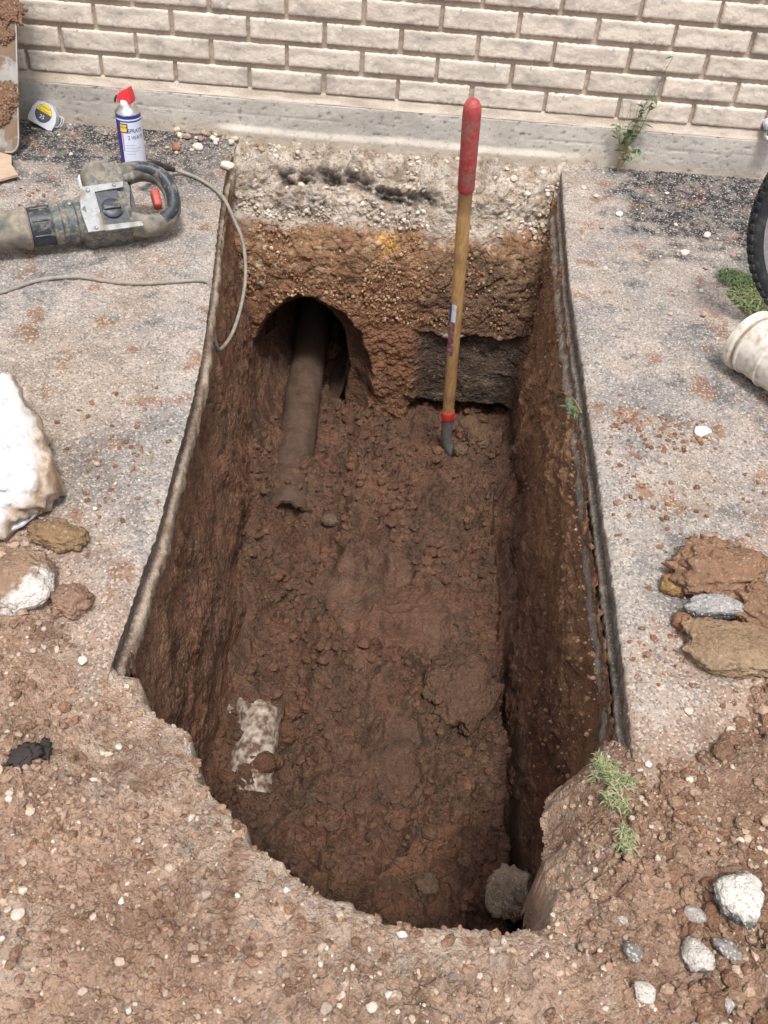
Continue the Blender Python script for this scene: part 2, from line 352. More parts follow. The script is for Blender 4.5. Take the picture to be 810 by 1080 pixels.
def slab(side):
    yy = smooth_coords(-3.0, .0, -2.32, -.004, .0036, .1); yy = yy[(yy < .0) & (yy > -2.6)]; yy = np.append(yy, .012)
    if side == 0:
        ax = smooth_coords(-6, 1, -.15, 0.72, .0036, .6); ax = ax[ax < .45]
        off = ax; edge = xl(yy)
    else:
        ax = smooth_coords(0, 8, 1.45, 2.12, .0036, .6); off = ax[ax > 1.72][::-1]; edge = xr(yy)
    # from the far side the row runs to .45 (or 1.72), then follows the edge
    base = off[-1]; nin = 74 if side == 0 else 60
    rows = []
    sgn = 1 if side == 0 else -1
    lip = edge + .0025 * fbm(yy * 5, yy * 0, 70 + side, 3) + .002 * noise(yy * 60, yy * 0, 72 + side)
    tt = np.linspace(0, 1, nin + 1)[1:]
    Xr = np.concatenate([np.repeat(off[None, :], len(yy), 0), base + (lip[:, None] - base) * tt[None, :]], 1)
    Yr = np.repeat(yy[:, None], Xr.shape[1], 1)
    Zr = pave_z(Xr, Yr)
    dist = np.abs(Xr - lip[:, None]); Zr = Zr - .006 * np.exp(-dist / .006)
    Cr = pave_col(Xr, Yr, side)
    # side face: (outwards, down)
    if side == 0: prof = [(.0012, -.004), (.0, -.008), (-.002, -.020), (-.004, -.034), (-.006, -.043), (-.006, -.047), (.003, -.049), (.008, -.052), (.010, -.058), (.010, -.066), (.010, -.075), (.009, -.084), (.004, -.091), (-.01, -.097), (-.04, -.099)]
    else: prof = [(.002, -.008), (.002, -.02), (.002, -.034), (-.004, -.040), (-.004, -.046), (.006, -.049), (.008, -.058), (.007, -.068), (.003, -.074), (.003, -.080), (.010, -.084), (.014, -.094), (.016, -.104), (.014, -.114), (.0, -.122), (-.04, -.124)]
    k = len(prof); po = np.array([p[0] for p in prof]); pz = np.array([p[1] for p in prof])
    T = np.repeat(yy[:, None], k, 1); zz = np.repeat(pz[None, :], len(yy), 0)
    low = np.clip(-zz / .11, 0, 1) ** 2
    rag = .5 + 1.6 * fbm(T * 5, T * 0 + 2, 75 + side, 4)
    ox = po[None, :] * (1 + .4 * rag) + low * .0075 * fbm(T * 34, zz * 50, 76 + side, 5, .65) + .0012 * fbm(T * 90, zz * 90, 77, 4)
    zz = zz * (1 + .0 * rag) + low * .020 * (fbm(T * 9, T * 0, 78 + side, 4) - .2)
    if side == 0:
        led = (zz < -.0485) * 1.0
        ox = ox + led * (.45 * clods(T, zz, 84, ((.030, .010), (.013, .006), (.006, .003))) - .004 + .004 * fbm(T * 11, zz * 8, 85, 4)); zz = zz - led * sstep(-.05, -.09, zz) * .016 * fbm(T * 26, T * 0, 86, 4, .65)
    else:
        ox = ox + .25 * low * clods(T, zz, 87, ((.030, .010), (.013, .006), (.006, .003)))
    Xs = lip[:, None] + sgn * ox * (.65 if side == 0 else .85)
    a = fbm(T * 25, zz * 60, 79, 4)
    if side == 0:
        cs = mix(lin(134, 118, 106), lin(104, 92, 83), sstep(-.3, .4, a)); cs = mix(cs, mix(lin(178, 160, 143), lin(138, 116, 99), sstep(-.2, .5, fbm(T * 12, zz * 30, 74, 4))), (zz < -.0485) * .9)  # upper strip darker than the ledge: its shadow is put into the colour
    else:
        cs = mix(lin(136, 124, 114), lin(100, 89, 81), sstep(-.3, .4, a)); cs = mix(cs, lin(84, 76, 70), (np.abs(zz + .043) < .005) * .8)
        cs = mix(cs, lin(176, 162, 148), (sstep(-.082, -.096, zz) + .5 * (np.abs(zz + .052) < .003)) * .40 * sstep(-.5, .3, a))
    Xa = np.concatenate([Xr, Xs], 1); Ya = np.concatenate([Yr, T], 1); Za = np.concatenate([Zr, zz], 1); Ca = np.concatenate([Cr, cs], 1)
    sp_ = np.ones(Xa.shape); sp_[:, Xr.shape[1]:] = .5
    o = mesh_np('pavement', np.stack([Xa, Ya, Za], -1), grid_faces(*Xa.shape, flip=(side == 1)), M_pave, cols=Ca, spk=sp_)
    return tag(o, kind='structure')
slab(0); slab(1)

# --- trench floor
PIPE_END = Vector((.832, -.80, -.792)); PIPE_IN = Vector((.80, .90, -.75))
def floor_z(x, y, fine=True):
    z = -.785 + .02 * fbm(x * 2.5, y * 2.5, 100, 3)
    z = z + .022 * fbm(x * 6, y * 6, 98, 3) + .045 * sstep(.93, 1.05, x) * sstep(-1.95, -1.5, y)                    # the middle stands higher than the channel of the old pipe
    z = z - .02 * np.exp(-((x - .93) / .03) ** 2) * sstep(-1.4, -.8, y)
    z = z + .16 * np.exp(-np.clip(x - .70, 0, 1) / .055)                           # foot of the left side
    xc = 1.452 + .016 * fbm(y * 5, y * 0, 101, 4)
    z = z - (.04 + .09 * sstep(-1.15, -1.4, y)) * sstep(.022, .004, np.abs(x - xc)) * sstep(-.6, -.75, y)   # crack along the right side
    z = z + .055 * np.exp(-(((x - 1.32) / .075) ** 2 + ((y + 1.50) / .12) ** 2) ** 2) # stiff lump by the right side
    z = z + .075 * np.exp(-(((x - 1.43) / .09) ** 2 + ((y + .50) / .12) ** 2)) - .02 * np.exp(-(((x - 1.29) / .06) ** 2 + ((y + .62) / .08) ** 2))       # heap at the shovel
    z = z - .05 * sstep(-1.75, -2.1, y) - .075 * sstep(-.58, -.36, y) - .03 * sstep(-.75, -.5, y) * sstep(1.05, .98, x)
    z = z + .02 * np.exp(-(((x - .78) / .07) ** 2 + ((y + 1.05) / .2) ** 2))
    z = z - .075 * np.exp(-((x - .835) / .045) ** 2) * sstep(-.95, -.85, y) * sstep(-.74, -.80, y)
    z = z + .010 * np.exp(-((np.abs(x - .825) - .085) / .035) ** 2) * sstep(-.90, -.74, y)
    z = z - .035 * np.exp(-((x - .915 - .02 * np.sin(y * 7)) / .04) ** 2) * sstep(-.8, -.95, y) + .022 * fbm(x * 11, y * 3.5, 97, 3) + .03 * sstep(.0, .5, fbm(x * 6 + 3, y * 6, 96, 3))
    # smooth spade cuts
    sm = 0
    for cx, cy, rx, ry, dz, tilt in ((1.18, -1.20, .15, .12, -.004, .05), (1.15, -1.00, .065, .075, -.020, .13), (1.19, -1.62, .05, .11, -.006, .02), (1.02, -1.08, .06, .07, .0, 0), (.76, -1.35, .05, .2, .0, 0)):
        q = (np.abs(x - cx) / rx) ** 2.6 + (np.abs(y - cy) / ry) ** 2.6 + .9 * fbm(x * 10, y * 10, 103, 5)
        k = sstep(1.25, .80, q); sm = np.maximum(sm, .85 * sstep(1.35, .6, q)); z = z + k * (dz + tilt * (y - cy))
    if fine:
        r = .45 + .55 * sstep(-.3, .3, fbm(x * 5, y * 5, 105, 3)); r = r * (1 - .93 * sm)
        z = z + r * (clods(x, y, 107, ((.090, .046), (.042, .026), (.019, .014), (.009, .006))) - .018) + r * .008 * fbm(x * 18, y * 18, 109, 4) + .0022 * fbm(x * 60, y * 60, 110, 3)
        cr = np.abs(fbm(x * 7, y * 9, 111, 4)); z = z - .016 * sstep(.045, .0, cr) * (1 - sm) * (x < 1.39)
    return z, sm
xs = np.arange(.52, 1.66, .0036); ys = np.r_[np.arange(-2.42, .2, .0036), np.arange(.2, 1.0, .02)]
X, Y = np.meshgrid(xs, ys); Z, SM = floor_z(X, Y)
a = fbm(X * 4, Y * 4, 115, 4); b = fbm(X * 16, Y * 16, 116, 4)
C = mix(C_PIT, C_PITR, sstep(-.3, .5, a)); C = mix(C, C_PITD, sstep(.0, .6, b) * .7); C = mix(C, lin(107, 82, 68), SM * .5)
C = mix(C, lin(124, 108, 94), sstep(.45, .8, fbm(X * 9 + 4, Y * 9, 117, 4)) * .35 * (Y < -.9))
C = C * (1 + .16 * fbm(X * 45, Y * 45, 118, 3))[..., None]
fl = mesh_np('trench_floor', np.stack([X, Y, Z], -1), grid_faces(*X.shape), M_pit, cols=C); tag(fl, kind='structure')

# --- trench sides: swept left, front, right
PATH = [(.585, .10), (.60, -.15), (.615, -.30), (.635, -.55), (.665, -.90), (.685, -1.2), (.70, -1.5), (.705, -1.75), (.715, -1.90), (.76, -1.99), (.86, -2.10), (.93, -2.19), (1.01, -2.26),
        (1.12, -2.32), (1.25, -2.335), (1.36, -2.34), (1.44, -2.27), (1.47, -2.15), (1.485, -2.02), (1.496, -1.85), (1.500, -1.6), (1.518, -1.2), (1.535, -.72), (1.555, -.2), (1.57, .10)]
P = np.array(PATH); seg = np.r_[0, np.cumsum(np.hypot(*np.diff(P, axis=0).T))]
S = np.arange(0, seg[-1], .0042)
px, py = np.interp(S, seg, P[:, 0]), np.interp(S, seg, P[:, 1])
ker = np.ones(21) / 21
def sm1(a): return np.convolve(np.pad(a, 10, mode='edge'), ker, 'valid')
px, py = sm1(px), sm1(py); tx, ty = np.gradient(px), np.gradient(py); tl = np.hypot(tx, ty); nx, ny = -ty / tl, tx / tl   # into the trench
if (1.1 - px[len(px) // 2]) * nx[len(px) // 2] + (-1.2 - py[len(px) // 2]) * ny[len(px) // 2] < 0: nx, ny = -nx, -ny
T = np.arange(0, 1.0, .0042)
SS, TT = np.meshgrid(S, T, indexing='ij')
PX, PY = px[:, None] + 0 * TT, py[:, None] + 0 * TT; NX, NY = nx[:, None] + 0 * TT, ny[:, None] + 0 * TT
isL = (PX < 1.0) & (PY > -1.93); isR = (PX > 1.2) & (PY > -1.97)
z0 = -.05 - .04 * sstep(1.36, 1.42, PX) * sstep(-2.02, -2.12, PY)
ZZ = z0 - TT
bul = .022 * fbm(SS * 3, TT * 3, 120, 3) + .012 * fbm(SS * 9, TT * 7, 121, 4)
rr = np.where(isR, 1.0, .55)
off_ = bul * sstep(.0, .12, TT) + rr * clods(SS, TT, 123, ((.05, .012), (.02, .007), (.009, .003))) * (.3 + .7 * sstep(-.3, .4, fbm(SS * 4, TT * 4, 125, 3))) + .003 * fbm(SS * 50, TT * 30, 126, 3)
off_ = off_ + np.where(isL, .115 * np.clip(TT - .06, 0, 1), 0)
off_ = off_ + np.where(isR, .045 * np.clip(TT - .08, 0, .7) * sstep(-2.0, -1.5, PY), 0)
off_ = off_ - np.where(isR, .03 * sstep(.10, .0, np.abs(TT - .50 - .06 * fbm(SS * 3, SS * 0, 128, 3))) * sstep(.2, .5, noise(SS * 4, SS * 0 + 5, 129)), 0)
XX = PX + NX * off_; YY = PY + NY * off_
a = fbm(SS * 5, TT * 5, 131, 4); b = fbm(SS * 14, TT * 22, 132, 4)
C = mix(C_PIT, C_PITR, sstep(-.3, .4, a))
org = mix(lin(142, 108, 84), lin(120, 90, 70), sstep(-.3, .4, b))
C = mix(C, org, np.where(isR, sstep(.75, .35, TT + .12 * a + .28 * sstep(-.9, -1.6, PY)), sstep(.22, .02, TT + .06 * a) * .6 * isL))
C = mix(C, lin(124, 98, 80), ((PX > 1.3) & (PY < -1.85)) * sstep(.45, .0, TT + .1 * b) * .8)
C = mix(C, lin(84, 68, 58), isR * sstep(.45, .62, TT + .1 * a) * sstep(-1.3, -.7, PY) * .75)
C = C * np.where(isR | isL, 1.28, 1.0)[..., None]  # left and right sides lightened in the colour to make up for missing light
C = C * (1 + .15 * b)[..., None]
fcs = grid_faces(*SS.shape)
tw = mesh_np('trench_wall', np.stack([XX, YY, ZZ], -1), fcs, M_wallsoil, cols=C); tag(tw, kind='structure')

# --- trench end under the house: rubble slope, gravelly orange soil, recess, tunnel mouth
PROF = [(.02, .0), (-.03, -.022), (-.075, -.045), (-.115, -.085), (-.15, -.145), (-.185, -.20), (-.215, -.27), (-.235, -.36), (-.255, -.50), (-.27, -.70), (-.28, -.95)]
Pp = np.array(PROF); sg = np.r_[0, np.cumsum(np.hypot(*np.diff(Pp, axis=0).T))]
U = np.arange(.50, 1.66, .0036); Vv = np.arange(0, sg[-1], .0036)
qy, qz = np.interp(Vv, sg, Pp[:, 0]), np.interp(Vv, sg, Pp[:, 1]); qy, qz = sm1(qy), sm1(qz)
gy, gz = np.gradient(qy), np.gradient(qz); gl = np.hypot(gy, gz); ny_, nz_ = gz / gl, -gy / gl            # outwards: towards the camera and up
UU, VV = np.meshgrid(U, Vv)
QY, QZ = qy[:, None] + 0 * UU, qz[:, None] + 0 * UU; NY_, NZ_ = ny_[:, None] + 0 * UU, nz_[:, None] + 0 * UU
top = sstep(-.16, -.10, QZ + .02 * fbm(UU * 7, VV * 7, 140, 3))
off_ = .022 * fbm(UU * 5, VV * 5, 141, 4) + (.6 + .5 * top) * clods(UU, VV, 143, ((.055, .018), (.024, .011), (.011, .005))) + .004 * fbm(UU * 40, VV * 40, 145, 3)
off_ = off_ * sstep(.0, .03, VV)
# dark cavities in the rubble
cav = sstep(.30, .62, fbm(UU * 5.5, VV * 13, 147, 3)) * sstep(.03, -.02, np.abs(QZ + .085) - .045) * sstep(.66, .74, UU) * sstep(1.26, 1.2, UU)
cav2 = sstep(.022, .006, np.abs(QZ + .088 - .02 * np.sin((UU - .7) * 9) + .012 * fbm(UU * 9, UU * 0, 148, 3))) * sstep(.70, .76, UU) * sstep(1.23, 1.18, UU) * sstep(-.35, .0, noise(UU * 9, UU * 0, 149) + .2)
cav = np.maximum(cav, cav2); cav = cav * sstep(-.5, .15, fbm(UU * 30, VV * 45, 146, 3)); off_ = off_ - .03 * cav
# recess on the right: a smooth dark block face, open under it
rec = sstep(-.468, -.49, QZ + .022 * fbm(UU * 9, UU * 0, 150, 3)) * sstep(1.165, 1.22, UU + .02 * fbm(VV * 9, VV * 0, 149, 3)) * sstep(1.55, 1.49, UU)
off_ = off_ * (1 - .55 * rec) - .022 * rec + rec * .008 * fbm(UU * 14, VV * 5, 152, 3)
und = rec * sstep(-.735, -.755, QZ + .01 * fbm(UU * 12, UU * 0, 151, 3)); off_ = off_ - .13 * und
# tunnel mouth
tx0, tz0 = .815, -.64
def arch(x, z, cx, cz, hw, hh): return np.hypot((x - cx) / hw, np.clip(z - cz, 0, 9) / hh)
ao = arch(UU, QZ, .845, -.66, .195, .265) + .09 * fbm(UU * 8, QZ * 8, 153, 4)
ai = arch(UU, QZ, .812, -.66, .150, .225) + .08 * fbm(UU * 8, QZ * 8, 154, 4)
sc_ = sstep(1.04, .93, ao); off_ = off_ * (1 - .8 * sc_) - .045 * sc_ - .05 * sstep(1.0, .7, ao)
YY = QY + NY_ * off_; ZZ = QZ + NZ_ * off_
YY = YY + .09 * sstep(1.06, .96, ai)
a = fbm(UU * 6, VV * 6, 160, 4); b = fbm(UU * 22, VV * 22, 161, 4)
C = mix(C_ORG, lin(132, 98, 74), sstep(-.3, .4, b)); C = mix(C, lin(196, 170, 142), sstep(.2, .7, fbm(UU * 34, VV * 34, 163, 3) + .4 * a) * .8); C = mix(C, lin(212, 164, 92), sstep(.4, .8, fbm(UU * 8 + 2, VV * 12, 164, 3)) * sstep(.16, .05, np.abs(QZ + .2)) * .8)
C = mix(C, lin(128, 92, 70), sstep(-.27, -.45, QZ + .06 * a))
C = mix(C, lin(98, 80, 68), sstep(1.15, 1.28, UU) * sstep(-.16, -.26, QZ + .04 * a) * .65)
C = mix(C, mix(C_RUB, lin(168, 152, 136), sstep(-.2, .4, b)), sstep(-.185, -.15, QZ + .05 * a + .03 * sstep(.80, .66, UU) + .02 * b)); C = mix(C, lin(120, 108, 98), sstep(.2, .6, fbm(UU * 14, VV * 14, 165, 4)) * top * .7)
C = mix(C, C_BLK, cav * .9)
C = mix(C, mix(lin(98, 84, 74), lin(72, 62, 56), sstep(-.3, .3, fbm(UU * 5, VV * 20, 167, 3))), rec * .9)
C = mix(C, lin(176, 164, 150), sstep(.012, .002, np.abs(QZ + .472)) * sstep(1.24, 1.28, UU) * sstep(1.50, 1.44, UU) * sstep(-.3, .3, b) * .8)
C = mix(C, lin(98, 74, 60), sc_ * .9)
kp = ai > .955; kq = kp[:-1, :-1] & kp[:-1, 1:] & kp[1:, :-1] & kp[1:, 1:]
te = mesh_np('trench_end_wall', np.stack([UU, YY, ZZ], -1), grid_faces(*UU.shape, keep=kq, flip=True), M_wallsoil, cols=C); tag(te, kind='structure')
def back_surf(x, v):                                       # a point of the end wall for scattering (row v along the profile)
    return np.stack([x, np.interp(v, Vv, qy) + .0 * x, np.interp(v, Vv, qz)], -1)
# tunnel tube: arch section, closed at its far end
th = np.linspace(-math.pi, math.pi, 110); LL = np.linspace(0, 1, 60)
TH, LN = np.meshgrid(th, LL)
shrink = 1 - .15 * LN; roof = np.where(np.cos(TH) > 0, 1 - .45 * sstep(.02, .30, LN), 1.0)  # roof drops past the mouth to keep light out of the tunnel
nn = 1 + .05 * fbm(TH * 2.5, LN * 5, 170, 4)
ht = np.where(np.cos(TH) > 0, .225, .25)
TX = .812 + np.sin(TH) * .158 * shrink * nn; TZ = -.66 + np.cos(TH) * (ht + .01) * shrink * nn * roof; TY = -.165 + 1.1 * LN
C = mix(lin(88, 67, 55), lin(70, 54, 45), sstep(-.3, .3, fbm(TH * 3, LN * 9, 171, 3)))  # soil colour lowered inside, tunnel darkness painted in
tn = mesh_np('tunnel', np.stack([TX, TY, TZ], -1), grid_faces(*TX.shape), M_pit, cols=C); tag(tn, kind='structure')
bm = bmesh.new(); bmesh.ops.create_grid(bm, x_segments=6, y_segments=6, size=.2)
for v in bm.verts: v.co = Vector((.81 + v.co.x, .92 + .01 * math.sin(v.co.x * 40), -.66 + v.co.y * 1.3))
bm_obj('tunnel_end', bm, plain('tunnel_soil_shaded', tuple(lin(60, 47, 39)), .95))['kind'] = 'structure'  # end sheet, soil colour darkened to stand for the shade in there

# ================================================================ BRICK WALL
wall = empty('brick_wall', (1.0, .02, 0)); tag(wall, 'pale grey brick house wall above a concrete footing, along the top of the photo', 'wall')
def W(o): o.matrix_parent_inverse = Matrix.Translation((-1.0, -.02, 0)); return o
BW, BH, MW, MH, ZR0 = .2035, .0575, .213, .0677, .169
# mortar bed
xs = smooth_coords(-3, 5, -.25, 2.3, .005, .2); zs = smooth_coords(.13, 1.9, .132, .42, .005, .1); zs = zs[zs > .131]
X, Zg = np.meshgrid(xs, zs); Yg = .006 + .0018 * fbm(X * 40, Zg * 60, 180, 3) + .0008 * noise(X * 160, Zg * 160, 181)
C = mix(lin(186, 171, 157), lin(168, 153, 140), sstep(-.4, .4, fbm(X * 9, Zg * 14, 182, 4)))
W(mesh_np('mortar', np.stack([X, Yg, Zg], -1), grid_faces(*X.shape, flip=False), M_mortar, wall, cols=C))
# bricks
def brick_mesh(seed, darker=0):
    nx_, nz__ = 34, 11
    u = np.linspace(0, 1, nx_); v = np.linspace(0, 1, nz__)
    Ug, Vg = np.meshgrid(u, v); x = (Ug - .5) * BW; z = (Vg - .5) * BH
    ed = np.minimum(np.minimum(Ug, 1 - Ug) * BW, np.minimum(Vg, 1 - Vg) * BH)
    # ragged arrises
    x = x + np.sign(x) * -.0016 * (1 + noise(z * 130, x * 0, seed)) * (np.abs(Ug - .5) > .45)
    z = z + np.sign(z) * -.0019 * (1 + 1.3 * noise(x * 85 + seed, x * 0, seed + 1)) * (np.abs(Vg - .5) > .4)
    y = -.0045 - .0016 * sstep(0, .003, ed) + .0016 * fbm(x * 22 + seed, z * 42, seed + 2, 4) * sstep(0, .006, ed)
    y = y - .0016 * sstep(.03, 0, np.abs(fbm(x * 9 + seed * 3, z * 26, seed + 4, 3))) * sstep(.0, .006, ed)     # raised texture creases
    c1 = fbm(x * 12 + seed, z * 26, seed + 6, 4)
    C = mix(lin(220, 210, 200), lin(198, 189, 180), sstep(-.2, .5, c1)); C = mix(C, lin(232, 223, 212), sstep(.25, .7, fbm(x * 30, z * 60 + seed, seed + 7, 3)) * .8)
    C = mix(C, lin(166, 160, 156), sstep(.25, .6, fbm(x * 16 - seed, z * 30, seed + 8, 4)) * .6)
    C = C * (.92 + .14 * ((seed * 37 % 100) / 100))
    C = C * np.array([.97, .945, .915])
    if darker: C = C * .86
    V = np.stack([x, y, z], -1)
    # back rim so that the brick has thickness
    rim = []
    idx = list(range(nx_)) + [nx_ * (k + 1) - 1 for k in range(1, nz__)] + list(range(nx_ * nz__ - 2, nx_ * (nz__ - 1) - 1, -1)) + [nx_ * k for k in range(nz__ - 2, 0, -1)]
    Vf = V.reshape(-1, 3); bk = Vf[idx].copy(); bk[:, 1] = .012
    n0 = len(Vf); Vall = np.r_[Vf, bk]; Call = np.r_[C.reshape(-1, 3), C.reshape(-1, 3)[idx] * .95]
    F = grid_faces(nz__, nx_).tolist(); L = len(idx)
    for i in range(L):
        j = (i + 1) % L; F.append((idx[j], idx[i], n0 + i, n0 + j))
    return Vall, np.array(F), Call
protos = []
for s in range(9):
    Vb, Fb, Cb = brick_mesh(200 + s * 13, s == 8); ob = mesh_np('brick', Vb, Fb, M_brick, wall, cols=Cb); COL.objects.unlink(ob); protos.append(ob)
brick_id = 0
def half_mesh(p, frac):
    pass
for r in range(13):
    for i in range(-5, 17):
        xc = (i + .5 + (.5 if r % 2 else 0)) * MW + random.uniform(-.0015, .0015)
        if r > 5 and (i < -3 or i > 14): continue
        o = protos[random.randrange(8)].copy(); COL.objects.link(o); o.name = 'brick'
        o.location = (xc, 0, ZR0 + r * MH + random.uniform(-.0008, .0008)); W(o)
        k = random.uniform(.98, 1.0)
        o.scale = (random.choice((-1, 1)) * 1.0, random.uniform(.85, 1.15), k * random.choice((-1, 1)))
        if xc > 2.0 and r in (3, 4): o.scale[1] = 1.7
# sloped mortar ledge on top of the footing, and the footing itself
xs = smooth_coords(-3, 5, -.25, 2.3, .005, .2)
pf = [(.010, .142), (.003, .1405), (-.001, .139), (-.003, .136), (-.005, .131), (-.008, .125), (-.012, .120), (-.016, .116)]
X = np.repeat(xs[None, :], len(pf), 0); A = np.array(pf)
Yg = A[:, 0][:, None] + .0015 * fbm(X * 12, A[:, 1][:, None] * 60, 190, 3); Zg = A[:, 1][:, None] + .0025 * fbm(X * 5, X * 0, 191, 3) * (A[:, 1][:, None] < .138)
C = mix(lin(198, 186, 172), lin(176, 162, 148), sstep(-.3, .4, fbm(X * 10, Zg * 80, 192, 3)))
W(mesh_np('mortar_ledge', np.stack([X, Yg, Zg], -1), grid_faces(*X.shape, flip=True), M_mortar, wall, cols=C))
pz = np.r_[np.array([.121, .119, .117]), np.arange(.114, -.30, -.004)]
X, Zg = np.meshgrid(xs, pz)
bulge = sstep(.035, .02, Zg + .006 * fbm(X * 4, X * 0, 195, 3)) * sstep(.52, .60, X) * sstep(1.66, 1.5, X)
Yg = -.016 - .0012 * fbm(X * 6, Zg * 8, 193, 3) - .0008 * fbm(X * 50, Zg * 50, 194, 3) - .014 * bulge
Yg = np.where(Zg > .1185, .01, Yg); Yg = np.where((Zg > .1165) & (Zg <= .1185), -.010, Yg)
Yg = Yg + .0025 * sstep(.0022, .0, np.abs(Zg - (.068 + .002 * np.sin(X * 3) + .003 * fbm(X * 8, X * 0, 196, 3)))) * sstep(-.2, .2, noise(X * 1.3, X * 0, 197) + .15)
pit = sstep(.5, .75, fbm(X * 60, Zg * 60, 198, 2)); Yg = Yg + .003 * pit
c1 = fbm(X * 3, Zg * 9, 199, 4); c2 = fbm(X * 8, Zg * 40, 200, 4)
C = mix(lin(194, 188, 180), lin(176, 170, 163), sstep(-.3, .4, c1)); C = mix(C, lin(190, 182, 170), sstep(.1, .6, c2) * .6); C = mix(C, lin(120, 112, 104), pit * .5)
C = mix(C, lin(180, 160, 138), sstep(.05, .0, Zg + .02 * c1) * .45)
W(mesh_np('footing', np.stack([X, Yg, Zg], -1), grid_faces(*X.shape, flip=True), M_conc, wall, cols=C))

# ================================================================ STONES, CRUMBS (one mesh per kind of ground cover)
def ico(sub):
    bm = bmesh.new(); bmesh.ops.create_icosphere(bm, subdivisions=sub, radius=1)
    V = np.array([v.co[:] for v in bm.verts]); F = np.array([[v.index for v in f.verts] for f in bm.faces]); bm.free(); return V, F
ICO = {s: ico(s) for s in (1, 2, 3, 4, 5)}
def scatter(name, pts, size, cols, mat, sub=1, flat=.7, seed=0, sink=.25, smooth=False, jit=.28, normals=None):
    rng = np.random.default_rng(seed); n = len(pts); V0, F0 = ICO[sub]; k = len(V0)
    q = rng.normal(size=(n, 4)); q /= np.linalg.norm(q, axis=1)[:, None]; w_, x, y, z = q.T
    Rm = np.stack([1 - 2 * (y * y + z * z), 2 * (x * y - z * w_), 2 * (x * z + y * w_), 2 * (x * y + z * w_), 1 - 2 * (x * x + z * z), 2 * (y * z - x * w_), 2 * (x * z - y * w_), 2 * (y * z + x * w_), 1 - 2 * (x * x + y * y)], -1).reshape(n, 3, 3)
    V = V0[None] * (1 + jit * rng.uniform(-1, 1, (n, k, 1))) * rng.uniform(.65, 1.25, (n, 1, 3))
    V = np.einsum('nij,nkj->nki', Rm, V)
    V[:, :, 2] *= flat
    V = V * (size[:, None, None] * .5) + pts[:, None, :]; V[:, :, 2] += (size * (.5 * flat - sink))[:, None]
    F = F0[None] + (np.arange(n) * k)[:, None, None]
    C = np.repeat(cols[:, None, :], k, 1)
    o = mesh_np(name, V.reshape(-1, 3), F.reshape(-1, 3), mat, cols=C, smooth=smooth)
    return o
def palette(n, cs, ws, rng, var=.12):
    c = np.array(cs)[rng.choice(len(cs), n, p=np.array(ws) / sum(ws))]
    return c * rng.uniform(1 - var, 1 + var, (n, 1))
PEB = [lin(198, 183, 168), lin(184, 162, 143), lin(166, 144, 127), lin(150, 124, 106), lin(208, 200, 190), lin(126, 118, 111), lin(164, 132, 108)]
r_ = np.random.default_rng(3)
def dirt_points(n, box_, dens_seed, mmin=.5, thr=-.4):
    x = r_.uniform(box_[0], box_[1], n); y = r_.uniform(box_[2], box_[3], n)
    z, d, m = ground_z(x, y)
    k = (m > mmin) & (d < .0) & (fbm(x * 7, y * 7, dens_seed, 4) * 2.2 + r_.uniform(-.5, .5, n) > thr)
    return np.stack([x[k], y[k], z[k]], -1)
p = dirt_points(17000, (.36, 1.95, -2.55, -1.6), 301)
s = .0026 + .0090 * r_.random(len(p)) ** 3
tag(scatter('gravel', p, s, palette(len(p), PEB, [2, 3, 4, 4, .5, 1, 2], r_), M_stone, seed=1), 'fine pale gravel mixed into the loose brown earth round the trench mouth', 'gravel', kind='stuff')
p = dirt_points(9000, (.36, 1.95, -2.55, -1.6), 302)
s = .004 + .014 * r_.random(len(p)) ** 2.6
tag(scatter('soil_crumbs', p, s, palette(len(p), [C_DIRT, C_DIRT2, lin(148, 116, 94), lin(190, 160, 136)], [3, 3, 2, 2], r_), M_dirt, sub=1, jit=.24, smooth=False, seed=2, sink=.25), 'crumbs and clods of brown earth lying round the trench mouth', 'soil', kind='stuff')
p = dirt_points(1500, (1.50, 1.95, -2.55, -1.75), 333, thr=-.1)
s = .010 + .020 * r_.random(len(p)) ** 2
tag(scatter('coarse_clods', p, s, palette(len(p), [lin(150, 118, 96), lin(138, 106, 85), lin(162, 132, 108)], [2, 2, 1], r_), M_dirt, sub=2, jit=.10, seed=12, sink=.25), 'coarse crumbly clods heaped at the right of the trench mouth', 'soil', kind='stuff')
# grit on the slabs
n = 9000; x = np.r_[r_.uniform(-.15, .70, n // 2), r_.uniform(1.53, 2.2, n // 2)]; y = r_.uniform(-2.15, -.01, n)
c = dirt_cover(x, y); nw = (y > -.22)
k = (r_.random(n) < (.22 + .78 * sstep(-.35, .05, c) + .5 * nw)) & (c < .12) & (x < xl(y) - .004) | ((x > xr(y) + .004) & (x > 1) & (c < .12) & (r_.random(n) < (.25 + .75 * sstep(-.35, .05, c) + .35 * nw)))
x, y = x[k], y[k]; p = np.stack([x, y, pave_z(x, y)], -1); s = .0022 + .0055 * r_.random(len(p)) ** 2.5
tag(scatter('grit', p, s, palette(len(p), PEB, [4, 3, 2, 2, 2, 1, 1.5], r_), M_stone, seed=3), 'pale grit strewn over the worn pavement on both sides', 'grit', kind='stuff')
